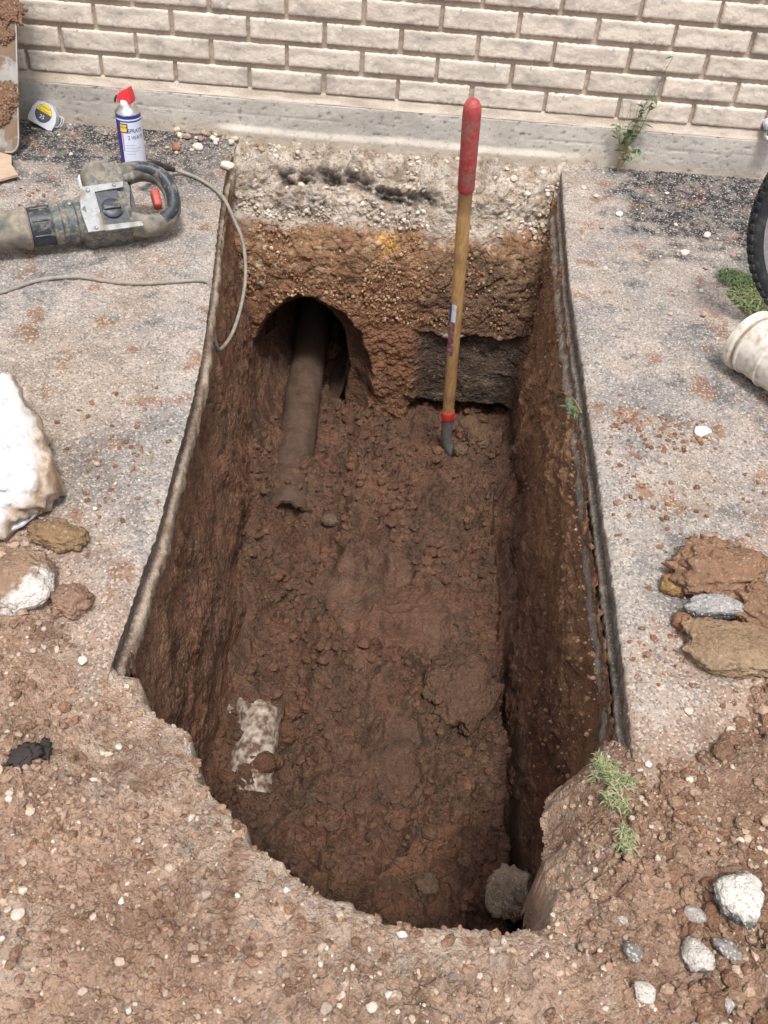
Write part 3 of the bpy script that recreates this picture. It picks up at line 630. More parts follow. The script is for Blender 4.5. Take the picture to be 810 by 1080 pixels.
# crumbs of orange earth on the slabs
pts = []
for cx, cy, rx, ry, n in ((1.63, -1.28, .06, .035, 160), (1.70, -1.30, .04, .03, 60), (.60, -1.45, .05, .10, 110), (1.58, -1.45, .04, .05, 60), (1.63, -1.55, .06, .1, 60), (.42, -1.62, .2, .08, 200), (1.76, -1.45, .12, .12, 70), (.10, -.42, .12, .06, 90), (1.60, -1.85, .07, .05, 120)):
    pts.append(np.stack([r_.normal(cx, rx, n), r_.normal(cy, ry, n)], -1))
p = np.concatenate(pts); p = p[((p[:, 0] < xl(p[:, 1]) - .01)) | (p[:, 0] > xr(p[:, 1]) + .01)]
p = np.c_[p, pave_z(p[:, 0], p[:, 1])]; s = .003 + .010 * r_.random(len(p)) ** 2
tag(scatter('earth_crumbs', p, s, palette(len(p), [lin(158, 116, 88), lin(144, 104, 78), lin(176, 138, 108)], [2, 2, 1], r_), M_dirt, sub=1, jit=.24, seed=4), 'orange brown crumbs of earth dropped on the pavement', 'soil', kind='stuff')
# rubble of the slope below the wall, stones in the end wall
n = 3200; u = r_.uniform(.60, 1.60, n); v = r_.uniform(.0, .27, n) 
B = back_surf(u, v); keepm = fbm(u * 7, v * 7, 310, 3) > -.55
B = B[keepm & (np.abs(B[:, 2] + .09) > .03 + .02 * np.sin(B[:, 0] * 31))] if False else B[keepm]; B = B[~((np.abs(B[:, 2] + .088 - .02 * np.sin((B[:, 0] - .7) * 9)) < .022) & (B[:, 0] > .70) & (B[:, 0] < 1.24))]
s = .004 + .014 * r_.random(len(B)) ** 2.4; B[:, 2] += .006; B[:, 1] -= .006
tag(scatter('rubble', B, s, palette(len(B), [lin(200, 189, 177), lin(186, 173, 160), lin(168, 152, 138), lin(214, 205, 195)], [4, 4, 3, 1], r_), M_stone, sub=1, seed=5, flat=.85), 'whitish crushed stone packed against the footing at the head of the trench', 'rubble', kind='stuff')
n = 3600; u = r_.uniform(.60, 1.56, n); v = r_.uniform(.27, .55, n); B = back_surf(u, v)
k = (arch(u, B[:, 2], .845, -.66, .2, .27) > 1.05) & (fbm(u * 8, v * 8, 311, 3) > -.3) & ~((B[:, 2] < -.46) & (u > 1.18)) & ((u < 1.2) | (r_.random(n) < .45)); B = B[k]
s = .003 + .009 * r_.random(len(B)) ** 2.4; B[:, 1] -= .012
tag(scatter('embedded_gravel', B, s, palette(len(B), [lin(168, 134, 104), lin(182, 156, 130), lin(142, 106, 78), lin(154, 116, 84), lin(196, 178, 158)], [3, 2, 4, 4, .6], r_), M_stone, seed=6, flat=1, sink=.5), 'small stones bedded in the orange soil at the head of the trench', 'gravel', kind='stuff')
# stones in the right side
n = 800; si = r_.integers(int(len(S) * .62), len(S) - 30, n); ti = (r_.random(n) ** 1.4 * len(T) * .6).astype(int)
gx = np.gradient(px)[si]; B = np.stack([px[si] + nx[si] * .022, py[si] + ny[si] * .022, -.07 - T[ti]], -1)
s = .003 + .009 * r_.random(n) ** 2.6
tag(scatter('bedded_pebbles', B, s, palette(n, [lin(142, 110, 88), lin(128, 98, 78), lin(154, 130, 110), lin(124, 92, 70)], [3, 3, .7, 3], r_), M_stone, seed=7, flat=1, sink=.5), 'small pebbles bedded in the orange right side of the trench', 'gravel', kind='stuff')
# crumbs on the floor
n = 7000; x = r_.uniform(.72, 1.45, n); y = r_.uniform(-2.25, -.22, n); z, sm_ = floor_z(x, y)
k = (sm_ < .25) & (fbm(x * 5, y * 5, 320, 3) > -.25); x, y, z = x[k], y[k], z[k]; s = .005 + .026 * r_.random(len(x)) ** 3.2
tag(scatter('floor_crumbs', np.stack([x, y, z], -1), s, palette(len(x), [C_PIT, C_PITR, lin(96, 73, 60)], [3, 3, 2], r_), M_pit, sub=2, jit=.13, seed=8, sink=.30), 'crumbs of dark damp earth on the trench floor', 'soil', kind='stuff')

# ---------------------------------------------------------------- single stones and lumps
def lump(name, x, y, z, size, col, mat=None, seed=0, rot=0, sub=4, rough=.10, facet=0, colfn=None, label=None, cat='stone', group=None, n_scale=1.6, tilt=0, boxy=0, crumb=None):
    V, F = ICO[sub]; V = V.copy()
    if boxy: V = np.sign(V) * np.abs(V) ** (1 - boxy); 
    d = fbm(V[:, 0] * n_scale + seed, V[:, 1] * n_scale + V[:, 2] * .7, seed, 3) * rough * 1.6 + fbm(V[:, 2] * n_scale * 2 + seed, V[:, 0] * 2 * n_scale - V[:, 1] * 1.3, seed + 5, 4) * rough
    V = V * (1 + d)[:, None]
    if facet:
        rg = np.random.default_rng(seed)
        for _ in range(facet):
            nrm = rg.normal(size=3); nrm /= np.linalg.norm(nrm); h = rg.uniform(.55, .85); dd = V @ nrm - h
            V = V - np.clip(dd, 0, 9)[:, None] * nrm * .9
    fine = fbm(V[:, 0] * 9, V[:, 1] * 9 + V[:, 2] * 7, seed + 9, 3) * .02; V = V * (1 + fine)[:, None]
    if sub >= 5:
        cl = clods(V[:, 0] * .5 + V[:, 2] * .2, V[:, 1] * .5 - V[:, 2] * .23, seed, ((.30, .14), (.13, .07), (.06, .035))); V = V * (1 + cl - .08)[:, None]
    C = np.repeat(np.asarray(col)[None, :], len(V), 0) * (1 + .10 * fbm(V[:, 0] * 3, V[:, 1] * 3 + V[:, 2] * 2, seed + 3, 3))[:, None]
    if colfn: C = colfn(V, C)
    V = V * (np.array(size) * .5)[None, :]
    o = mesh_np(name, V, F, mat or M_stone, cols=C, smooth=True)
    o.location = (x, y, z); o.rotation_euler = (tilt, tilt * .6, rot)
    if label: tag(o, label, cat, group)
    return o
def gz(x, y): return float(ground_z(np.array([x]), np.array([y]))[0][0])
def gz(x, y): return max(float(ground_z(np.array([x]), np.array([y]))[0][0]), float(pave_z(np.array([x]), np.array([y]))[0]) if (x < float(xl(y)) or x > float(xr(y))) and y > -2.3 else -9)
def fz(x, y): return float(floor_z(np.array([x]), np.array([y]))[0][0])
def rockcol(V, C):                                         # old paving: pale stone, tarry underside
    t = sstep(.1, -.35, V[:, 2] - .5 * V[:, 1] * 0 + .25 * fbm(V[:, 0] * 3, V[:, 1] * 3, 5, 3) - .35 * np.clip(-V[:, 1], 0, 1) - .2)
    return mix(C, np.array([.035, .035, .04])[None, :], t * .85)
WHT = lin(212, 206, 198)
lump('paving_chunk', 1.575, -2.275, gz(1.575, -2.275) + .016, (.058, .075, .045), WHT, M_rock, 3, .3, 5, .10, 6, rockcol, 'pale broken paving stone with black tar under its lower edge, lower right of the trench', 'stone')
lump('paving_chunk', 1.512, -2.345, gz(1.512, -2.345) + .014, (.038, .044, .03), lin(190, 182, 174), M_rock, 9, 1.1, 4, .14, 6, rockcol, 'smaller angular grey white paving fragment left of and below the pale tarred one', 'stone')
lump('paving_chunk', 1.60, -2.44, gz(1.60, -2.44) + .012, (.05, .05, .04), WHT, M_rock, 19, 2.1, 4, .14, 5, rockcol, 'white and black tarred fragment at the bottom right corner of the photo', 'stone')
lump('paving_chunk', 1.552, -2.332, gz(1.552, -2.332) + .008, (.040, .024, .022), lin(140, 134, 128), M_rock, 29, -.5, 4, .14, 5, rockcol, 'thin grey paving splinter just below the pale tarred stone', 'stone')
lump('paving_chunk', 1.652, -2.41, gz(1.652, -2.41) + .014, (.06, .05, .045), lin(196, 186, 176), M_rock, 39, .5, 4, .14, 5, rockcol, 'pale fragment against the right edge near the bottom corner', 'stone')
lump('tarred_stone', 1.660, -1.777, .030, (.105, .045, .035), lin(158, 154, 152), M_rock, 49, .12, 5, .08, 4, rockcol, 'black and white speckled paving piece wedged between two clay lumps on the right', 'stone')
def claycol(V, C): return mix(C, lin(158, 137, 112)[None, :], sstep(.0, -.6, V[:, 1] + .4 * fbm(V[:, 0] * 2, V[:, 1] * 2, 7, 3)) * .6)
lump('clay_lump', 1.680, -1.690, .022, (.16, .13, .065), lin(146, 114, 92), M_clay, 51, .2, 5, .20, 0, None, 'large crumbly brown clay lump above the speckled paving piece on the right', 'clay lump', n_scale=2.2)
lump('clay_lump', 1.603, -1.720, .014, (.05, .042, .035), lin(156, 124, 84), M_clay, 53, .2, 4, .12, 0, None, 'small olive brown clay lump touching the left side of the large crumbly one', 'clay lump')
lump('clay_lump', 1.742, -1.775, .022, (.10, .12, .05), lin(146, 114, 92), M_clay, 55, .9, 5, .20, 0, None, 'brown clay lump right of the speckled paving piece', 'clay lump', n_scale=2.2)
lump('clay_lump', 1.606, -1.800, .012, (.035, .04, .03), lin(150, 112, 88), M_clay, 57, .9, 4, .12, 0, None, 'small reddish clay lump left of the speckled paving piece', 'clay lump')
# clay slab with trowel grooves
V, F = ICO[5]; V = V.copy(); V = np.sign(V) * np.abs(V) ** .62; V = V * (1 + .12 * fbm(V[:, 0] * 2, V[:, 1] * 2 + V[:, 2], 60, 4) + (clods(V[:, 0] * .5 + V[:, 2] * .2, V[:, 1] * .5 - V[:, 2] * .2, 61, ((.22, .16), (.1, .10))) - .1) * (1 - .8 * sstep(.4, .7, V[:, 2])))[:, None]
gr = np.sin((V[:, 0] - .25 * V[:, 1] ** 2) * 40 + .5 * V[:, 1]) * sstep(.62, .3, V[:, 0]) * (V[:, 2] > .3)
V[:, 2] += .085 * gr - .12 * sstep(.02, .0, np.abs(V[:, 0] + .25 - .2 * np.sin(V[:, 1] * 2)) - .02)
V[:, 2] += .10 * fbm(V[:, 0] * 5, V[:, 1] * 5, 62, 4) * sstep(.2, .6, V[:, 0])
Cc = claycol(V, np.repeat(lin(150, 124, 100)[None], len(V), 0)) * (1 + .08 * gr)[:, None]
o = mesh_np('clay_slab', V * np.array([.074, .046, .019]), F, M_clay, cols=Cc); o.location = (1.672, -1.850, .018); o.rotation_euler = (.05, 0, -.08)
tag(o, 'flat tan clay slab with curved trowel grooves, below the speckled paving piece', 'clay lump')
lump('clay_lump', .565, -1.715, gz(.565, -1.715) + .012, (.095, .055, .04), lin(146, 120, 92), M_clay, 63, -.25, 5, .12, 0, None, 'yellow brown clay lump below the white lime boulder on the left', 'clay lump', n_scale=2)
lump('clod', .625, -1.855, gz(.625, -1.855) + .010, (.060, .058, .04), lin(150, 122, 104), M_clay, 65, 0, 5, .16, 0, None, 'round brown clod on the earth left of the slab corner', 'clod')
def whitespot(V, C): return mix(C, lin(216, 208, 202)[None, :], sstep(.05, .3, V[:, 0] * .8 - V[:, 1] * .5 - .25 + .3 * fbm(V[:, 0] * 4, V[:, 1] * 4, 8, 3)))
lump('clod', .545, -1.835, gz(.52, -1.84) + .012, (.11, .12, .06), lin(158, 130, 110), M_clay, 67, 0, 5, .09, 0, whitespot, 'big earth clod at the left edge with a white lime smear on its side', 'clod')
lump('tar_scrap', .655, -2.155, gz(.655, -2.155) + .004, (.045, .028, .016), (.05, .042, .04), M_stone, 69, .8, 4, .3, 0, None, 'small twisted black tar scrap on the earth at lower left', 'tar scrap', n_scale=2.5)
lump('tar_scrap', .672, -2.135, gz(.672, -2.135) + .004, (.02, .035, .014), (.05, .042, .04), M_stone, 71, .2, 4, .3, 0, None, 'narrow black tar scrap touching the upper end of the twisted one', 'tar scrap', n_scale=2.5)
# in the trench
def greyrock(V, C): return mix(C, lin(112, 86, 70)[None, :], sstep(-.35, .3, V[:, 0] * .5 - V[:, 1] * .3 - V[:, 2] * .6 + .5 * fbm(V[:, 0] * 4, V[:, 1] * 4, 6, 3)))
lump('grey_rock', 1.432, -1.925, -.735, (.105, .105, .10), lin(178, 156, 136), M_rock, 73, .5, 5, .12, 4, greyrock, 'pitted grey rock at the front right corner of the trench floor', 'rock')
lump('floor_stone', .965, -.83, fz(.965, -.83) + .012, (.055, .045, .04), lin(112, 92, 78), M_pit, 75, 0, 4, .06, 0, None, 'rounded muddy stone on the trench floor right of the clay pipe mouth', 'stone')
lump('floor_stone', 1.26, -1.90, fz(1.26, -1.90) + .016, (.06, .055, .045), lin(106, 86, 73), M_pit, 77, 0, 4, .16, 3, None, 'grey brown muddy stone on the floor left of the pitted grey rock', 'stone')
lump('earth_lump', 1.335, -1.50, fz(1.335, -1.50) + .00, (.17, .19, .10), C_PIT, M_pit, 79, .2, 5, .20, 7, None, 'stiff block of brown earth leaning at the right side of the trench floor', 'clod', n_scale=1.1)
lump('earth_lump', 1.325, -1.37, fz(1.325, -1.37) + .00, (.15, .12, .08), C_PIT, M_pit, 81, .1, 5, .20, 7, None, 'smaller block of earth behind the stiff block at the right side', 'clod', n_scale=1.8)
lump('earth_lump', 1.395, -.51, fz(1.395, -.51) + .012, (.10, .09, .075), lin(112, 88, 72), M_pit, 83, .1, 5, .16, 5, None, 'smooth earth clod just right of the shovel blade', 'clod', n_scale=1.8)
lump('earth_lump', 1.34, -.575, fz(1.34, -.575) + .008, (.05, .045, .045), lin(112, 88, 72), M_pit, 85, .1, 4, .08, 0, None, 'small round clod pressed against the shovel blade', 'clod')
lump('earth_lump', 1.37, -.44, fz(1.37, -.44) + .010, (.07, .06, .05), lin(112, 88, 72), M_pit, 87, .1, 4, .10, 0, None, 'earth clod on the heap behind the shovel', 'clod')
lump('white_chip', 1.30, -2.00, fz(1.30, -2.0) + .006, (.022, .018, .014), lin(190, 176, 160), M_stone, 89, .1, 3, .08, 4, None, 'small pale chip on the floor near the front lip', 'stone')
lump('black_lump', 1.29, -2.12, fz(1.29, -2.12) + .06, (.06, .045, .03), (.03, .03, .032), M_stone, 91, .1, 4, .08, 0, None, 'smooth black lump at the foot of the front lip', 'stone')
# white lime boulder at left
def lime(V, C):
    q = sstep(.08, .3, V[:, 2] * .9 - V[:, 1] * .35 - np.abs(V[:, 0] - .18) * .5 + .12 * fbm(V[:, 0] * 3, V[:, 1] * 3, 4, 4) - .02)
    peb = mix(lin(190, 174, 158)[None] + 0 * C, lin(146, 120, 100)[None] + 0 * C, sstep(-.2, .4, fbm(V[:, 0] * 8, V[:, 1] * 8, 14, 3) + .5 * V[:, 0] - .3))
    c = mix(peb, lin(204, 204, 206)[None] * (1 + .12 * fbm(V[:, 0] * 5, V[:, 1] * 5, 15, 4))[:, None], q); c = mix(c, lin(150, 150, 152)[None], sstep(-.05, -.35, V[:, 2] - .3 * V[:, 1]) * .6)
    return mix(c, lin(176, 182, 190)[None], sstep(-.45, -.8, V[:, 0]) * .5)
V, F = ICO[5]; V = V.copy(); dd = V[:, 1]
V[:, 0] = V[:, 0] * np.where(dd > -.4, 1 - .93 * np.clip((dd + .4) / 1.4, 0, 1), 1.0); V[:, 0] += .15 * np.clip(dd, 0, 1)
V = V * (1 + .13 * fbm(V[:, 0] * 2, V[:, 1] * 2 + V[:, 2], 400, 4))[:, None]
for nrm, h in (((.35, -.1, .93), .62), ((-.7, .1, .7), .66), ((.1, -.9, .4), .8)):
    nrm = np.array(nrm); nrm /= np.linalg.norm(nrm); V -= np.clip(V @ nrm - h, 0, 9)[:, None] * nrm * .85
V = V * (1 + .09 * fbm(V[:, 0] * 7, V[:, 1] * 7 + V[:, 2] * 5, 402, 5) * (1 - .6 * sstep(.3, .7, V[:, 2])))[:, None]
V = V * (1 + (clods(V[:, 0] * .5 + V[:, 2] * .2, V[:, 1] * .5 - V[:, 2] * .2, 404, ((.16, .10), (.07, .05))) - .06) * (1 - .85 * sstep(.2, .5, V[:, 2])))[:, None]
o = mesh_np('lime_boulder', V * np.array([.115, .18, .10]), F, M_chalk, cols=lime(V, np.zeros((len(V), 3)))); o.location = (.415, -1.555, .05); o.rotation_euler = (0, 0, .22)
tag(o, 'large bright white lime boulder with pebbly crust at the left edge of the pavement', 'boulder')
bm = bmesh.new(); poly = [(.30, -1.70), (.36, -1.735), (.43, -1.745), (.50, -1.70), (.515, -1.67), (.42, -1.66), (.30, -1.64)]
prism(bm, poly, .018, .022); bevel_all(bm, .0015)
for v in bm.verts: v.co.z += .006 * math.sin(v.co.x * 40) - .01
tag(bm_obj('plastic_scrap', bm, plain('white_plastic', (.72, .76, .84), .35, dirt=MUD, dirt_amt=.3)), 'flat bluish white plastic scrap sticking out under the white lime boulder', 'scrap')

# single pebbles big enough to pick out
def spread(n, boxes, smin, smax, cols, label, group, name, seed, zf, okf, mat=None, sink=.25):
    rg = random.Random(seed); pl = []
    tries = 0; placed = []
    while len(placed) < n and tries < 4000:
        tries += 1; bx = rg.choice(boxes); x = rg.uniform(bx[0], bx[1]); y = rg.uniform(bx[2], bx[3])
        if not okf(x, y) or any((x - a) ** 2 + (y - b) ** 2 < .0016 for a, b in placed): continue
        placed.append((x, y)); s = rg.uniform(smin, smax)
        lump(name, x, y, zf(x, y) + s * sink, (s, s * rg.uniform(.7, 1), s * rg.uniform(.5, .75)), rg.choice(cols), mat or M_stone, rg.randrange(999), rg.uniform(0, 6), 3, .08, rg.choice((8, 10, 13)), None, label, 'pebble', group)
pale = [lin(200, 186, 172), lin(186, 168, 150), lin(176, 152, 132), lin(208, 199, 188), lin(164, 148, 134)]
hole_d = lambda x, y: float(sdf(np.array([x]), np.array([y]))[0])
spread(18, [(.55, .95, -2.45, -1.95), (.42, .70, -2.0, -1.66), (.95, 1.45, -2.5, -2.33)], .010, .019, pale, 'pale pebble in the loose earth in front and to the left of the trench', 'pale pebbles in the loose earth at the front left', 'pebble', 5, gz, lambda x, y: hole_d(x, y) < -.02 and y < -1.66 - (x - .49) * 1.1)
spread(22, [(1.50, 1.80, -2.45, -1.95)], .011, .024, pale, 'pale stone in the loose earth at the lower right of the trench', 'pale stones in the loose earth at the lower right', 'pebble', 6, gz, lambda x, y: y < -2.06 + (x - 1.5) * 1.2)
spread(16, [(1.42, 1.68, -2.50, -2.28)], .018, .034, [lin(200, 192, 184), lin(170, 162, 154), lin(186, 172, 158), lin(120, 114, 108)], 'angular grey white bit of broken paving in the earth at the bottom right', 'bits of broken paving at the bottom right', 'paving_bit', 16, gz, lambda x, y: all((x - a) ** 2 + (y - b) ** 2 > .0022 for a, b in ((1.575, -2.275), (1.512, -2.345), (1.60, -2.44), (1.555, -2.335), (1.652, -2.41))), mat=M_rock)
pv = lambda x, y: float(pave_z(np.array([x]), np.array([y]))[0])
spread(26, [(1.58, 2.02, -1.3, -.12)], .010, .020, pale, 'pale chip lying on the worn pavement right of the trench', 'pale chips on the right pavement', 'stone_chip', 7, pv, lambda x, y: x > xr(y) + .04)
spread(26, [(.0, .60, -.24, -.03), (.40, .68, -1.9, -1.5)], .009, .017, pale, 'pale chip lying on the worn pavement left of the trench', 'pale chips on the left pavement', 'stone_chip', 8, pv, lambda x, y: x < xl(y) - .03)
for i, (x, y, s, c, lb) in enumerate(((1.74, -1.285, .036, lin(236, 230, 220), 'bright white stone chip on the pavement right of the orange earth smear'),
        (1.845, -.525, .028, lin(226, 214, 200), 'pale stone chip on black tar to the left of the grass'), (1.925, -.42, .028, lin(222, 200, 190), 'pinkish white stone on black tar beside the tyre'),
        (.44, -.135, .034, lin(156, 112, 90), 'round red brown pebble right of the spray can'), (.50, -.12, .036, lin(224, 210, 200), 'pale pinkish stone right of the red brown pebble'),
        (.605, -.23, .040, lin(222, 208, 196), 'oblong pale stone at the back corner of the left pavement'), (1.70, -.33, .024, lin(236, 230, 224), 'white stone chip on the right pavement near the weed'))):
    lump('stone', x, y, pv(x, y) + s * .2, (s, s * .75, s * .6), c, M_stone, 500 + i, .6 * i, 4, .07, 4, None, lb, 'stone')
# bigger stones heaped at the footing
for i in range(34):
    rg = random.Random(900 + i); x = rg.uniform(.42, .60) if i < 14 else rg.uniform(.62, 1.56); y = rg.uniform(-.09, -.02) if i < 14 else rg.uniform(-.13, -.03); s = rg.uniform(.014, .028)
    zz = .004 if i < 14 else float(np.interp(-y, -Pp[:6, 0], Pp[:6, 1])) + .012
    lump('rubble_stone', x, y, zz + s * .2, (s, s * .8, s * .7), rg.choice([lin(204, 190, 174), lin(170, 150, 132), lin(222, 212, 200), lin(150, 128, 108)]), M_stone, 930 + i, rg.uniform(0, 6), 3, .1, 5, None,
         'stone heaped against the footing right of the spray can' if i < 14 else 'whitish stone in the crushed slope below the brick wall', 'stone', 'stones heaped right of the spray can' if i < 14 else 'larger stones in the crushed slope')

# ================================================================ PIPES
def half_dirty(name, col, amt, sc2=22, dirtc=(.17, .115, .085)): return plain(name, col, .6, dirt=dirtc, dirt_amt=amt, dirt_scale=sc2, bump=.5, bump_scale=60, spec=.3)
def pipe(name, a, b, ro, ri, mat, seed=0, n=40, seg=40):
    d, s, u = frame(b - a); bm = bmesh.new(); rings = []
    L = (b - a).length
    stations = [(0, ri), (0, ro)] + [(L * i / seg, ro) for i in range(1, seg + 1)] + [(L, ri)] + [(L * (1 - i / 6), ri) for i in range(1, 7)]
    for h, r in stations:
        ring = []
        for k in range(n):
            t = 2 * math.pi * k / n; rr = r + .0012 * math.sin(3 * t + h * 20 + seed) + .0008 * math.sin(7 * t - h * 41)
            jag = .006 * math.sin(5 * t + seed) + .004 * math.sin(11 * t) if h < .001 else 0
            ring.append(bm.verts.new(a + d * (h + jag) + (s * math.cos(t) + u * math.sin(t)) * rr))
        rings.append(ring)
    for A_, B_ in zip(rings, rings[1:]):
        for k in range(n): bm.faces.new((A_[k], A_[(k + 1) % n], B_[(k + 1) % n], B_[k]))
    return bm
M_claypipe = half_dirty('clay_pipe', (.078, .048, .034), .5, dirtc=(.11, .07, .051))
o = bm_obj('clay_pipe', pipe('clay_pipe', PIPE_END, PIPE_IN, .060, .050, M_claypipe), M_claypipe)
tag(o, 'brown clay drain pipe running out of the tunnel, its open end broken off', 'pipe')
M_wpipe = half_dirty('white_crusted_pipe', (.54, .46, .39), .53, 60, dirtc=(.13, .08, .055))
a = Vector((.858, -1.530, -.704)); b_ = Vector((.852, -1.705, -.792))
o = bm_obj('pipe_stub', pipe('pipe_stub', a, b_, .053, .044, M_wpipe, 2), M_wpipe)
tag(o, 'short pipe stub crusted white, half buried at the front left of the trench floor', 'pipe')
for i, (x, y, s) in enumerate(((.875, -1.66, .075), (.80, -1.62, .06), (.92, -1.56, .065), (.90, -1.64, .05), (.83, -1.70, .05), (.93, -1.50, .05), (.79, -1.57, .045))):
    lump('earth_lump', x, y, -.765 + (.025 if i == 0 else .0), (s, s * .85, s * .8), C_PITR * (1 if i % 2 else .85), M_pit, 600 + i, i, 4, .12, 0, None, ('largest dark clod, lying on top of the lower end of the white crusted pipe stub', 'dark clod left of the lower end of the white crusted pipe stub', 'dark clod touching the right side of the white crusted pipe stub', 'small dark clod right of the largest clod on the pipe stub', 'dark clod below the largest clod on the pipe stub', 'dark clod at the upper right of the white crusted pipe stub', 'smallest dark clod left of the middle of the pipe stub')[i], 'clod')
lump('limy_lump', .795, -1.535, -.755, (.05, .06, .05), lin(150, 140, 130), M_rock, 620, 0, 4, .2, 3, None, 'small grey limy lump touching the left side of the white crusted pipe stub', 'stone')

# ================================================================ SHOVEL
shv = empty('shovel', (1.30, -.55, -.68)); tag(shv, 'long handled shovel with red grip and wooden shaft standing upright in the trench', 'shovel')
def SH(o): o.parent = shv; o.matrix_parent_inverse = Matrix.Translation((-1.30, .55, .68)); return o
top = Vector((1.2325, -0.74, 0.4283)); col_ = Vector((1.2877, -0.565, -0.5506)); nk = Vector((1.3169, -0.55, -0.7468))
ax = (top - col_).normalized(); Ltot = (top - col_).length
M_wood, t, b, N = newmat('shovel_wood'); Lk = t.links.new
tc = N('ShaderNodeTexCoord'); mp = N('ShaderNodeMapping'); mp.inputs['Scale'].default_value = (60, 60, 4); Lk(tc.outputs['Object'], mp.inputs[0])
nz = N('ShaderNodeTexNoise'); nz.inputs['Scale'].default_value = 3; nz.inputs['Detail'].default_value = 6; Lk(mp.outputs[0], nz.inputs['Vector'])
n2 = N('ShaderNodeTexNoise'); n2.inputs['Scale'].default_value = 9; n2.inputs['Detail'].default_value = 5; Lk(tc.outputs['Object'], n2.inputs['Vector'])
cr = N('ShaderNodeValToRGB'); cr.color_ramp.elements[0].position = .3; cr.color_ramp.elements[0].color = (.40, .215, .085, 1); cr.color_ramp.elements[1].position = .7; cr.color_ramp.elements[1].color = (.60, .38, .17, 1)
Lk(nz.outputs[0], cr.inputs[0]); mx = N('ShaderNodeMix'); mx.data_type = 'RGBA'; mrr = N('ShaderNodeMapRange'); mrr.inputs[1].default_value = .5; mrr.inputs[2].default_value = .72; Lk(n2.outputs[0], mrr.inputs[0]); Lk(mrr.outputs[0], mx.inputs[0])
Lk(cr.outputs[0], mx.inputs[6]); mx.inputs[7].default_value = (.24, .13, .07, 1); Lk(mx.outputs[2], b.inputs['Base Color']); b.inputs['Roughness'].default_value = .5
M_grip = plain('red_vinyl', (.42, .055, .065), .42, dirt=(.30, .12, .10), dirt_amt=.47, dirt_scale=34, bump=.3, var=.2)
M_steel = plain('worn_steel', (.33, .34, .34), .42, .7, dirt=(.15, .12, .10), dirt_amt=.5, dirt_scale=30, bump=.3)
M_redp = plain('red_plastic', (.55, .04, .04), .4, dirt=(.3, .12, .1), dirt_amt=.35)
gl = .225; gp = top - ax * gl
bm = bmesh.new(); tube(bm, [col_ - ax * .03] + [col_ + ax * (Ltot - .01) * k / 10 for k in range(11)], [.0165] + [.0165 + .0012 * math.sin(k) * .3 for k in range(11)], 24); SH(bm_obj('handle', bm, M_wood))
bm = bmesh.new(); prof = [(0.0, .0180), (.003, .0195), (.006, .0200), (.10, .0200), (.19, .0206), (.200, .0200), (.210, .0182), (.218, .0145), (.2235, .0080), (.225, .0020)]
tube(bm, [gp + ax * h for h, r in prof], [r for h, r in prof], 28); SH(bm_obj('grip', bm, M_grip))
bm = bmesh.new(); tube(bm, [col_ + ax * h for h in (-.014, -.012, .014, .018)], [.0175, .0192, .0200, .0178], 24); SH(bm_obj('collar', bm, M_redp))
# steel socket bending into the blade
d2 = (nk - col_)
sp = [col_ + ax * .004, col_ - ax * .05, col_ - ax * .10 + Vector((.0, 0, 0)), col_ - ax * .135 + Vector((.006, .0, 0)), col_ - ax * .165 + Vector((.018, -.006, 0)), col_ - ax * .195 + Vector((.034, -.012, 0))]
bm = bmesh.new(); tube(bm, sp, [.0178, .0176, .0172, .0165, .0155, .013], 20); SH(bm_obj('socket', bm, M_steel))
be = sp[-1]
nu, nv = 17, 14; Vb = []
for j in range(nv):
    tv = j / (nv - 1)
    wdt = .095 * (1 if tv < .45 else math.sqrt(max(0, 1 - ((tv - .45) / .56) ** 2)))
    for i in range(nu):
        uu = (i / (nu - 1) - .5) * 2
        Vb.append((uu * wdt, -.018 * (1 - uu * uu) * (1 - tv * .5) + .0, -tv * .27))
Vb = np.array(Vb); Fb = grid_faces(nv, nu)
ob = mesh_np('blade', Vb, Fb, M_steel); ob.rotation_euler = (R(18), R(-18), R(35)); ob.location = be + Vector((-.02, .01, .012)); md = ob.modifiers.new('thickness', 'SOLIDIFY'); md.thickness = .0025; SH(ob)
# sticker on the shaft: white and blue top, maroon lower part
def patch(a0, a1, c0, axd, r, t0, t1, n=8):
    _, s, u = frame(axd); bm = bmesh.new(); rows_ = []
    for h in (a0, a1):
        rows_.append([bm.verts.new(c0 + axd * h + (s * math.cos(t0 + (t1 - t0) * k / n) + u * math.sin(t0 + (t1 - t0) * k / n)) * r) for k in range(n + 1)])
    for k in range(n): bm.faces.new((rows_[0][k], rows_[0][k + 1], rows_[1][k + 1], rows_[1][k]))
    return bm
_, s_, u_ = frame(ax)
vcam = (cam.location - col_).normalized(); tca = math.atan2(vcam.dot(u_), vcam.dot(s_))
M_stw = plain('sticker_white', (.78, .80, .84), .4, dirt=(.35, .33, .33), dirt_amt=.38, dirt_scale=70); M_stb = plain('sticker_blue', (.10, .10, .26), .4); M_stm = plain('sticker_maroon', (.22, .07, .08), .4, dirt=(.55, .42, .42), dirt_amt=.42, dirt_scale=90)
lef = 1 if (s_ * math.cos(tca + .5) + u_ * math.sin(tca + .5)).x < (s_ * math.cos(tca) + u_ * math.sin(tca)).x else -1
base_h = .255
SH(bm_obj('sticker', patch(base_h + .0, base_h + .13, col_, ax, .01715, tca + lef * .05, tca + lef * 1.35), M_stm, smooth=True))
SH(bm_obj('sticker', patch(base_h + .122, base_h + .182, col_, ax, .01735, tca - lef * .02, tca + lef * .75), M_stw))
SH(bm_obj('sticker', patch(base_h + .122, base_h + .182, col_, ax, .01735, tca + lef * .76, tca + lef * 1.4), M_stb))

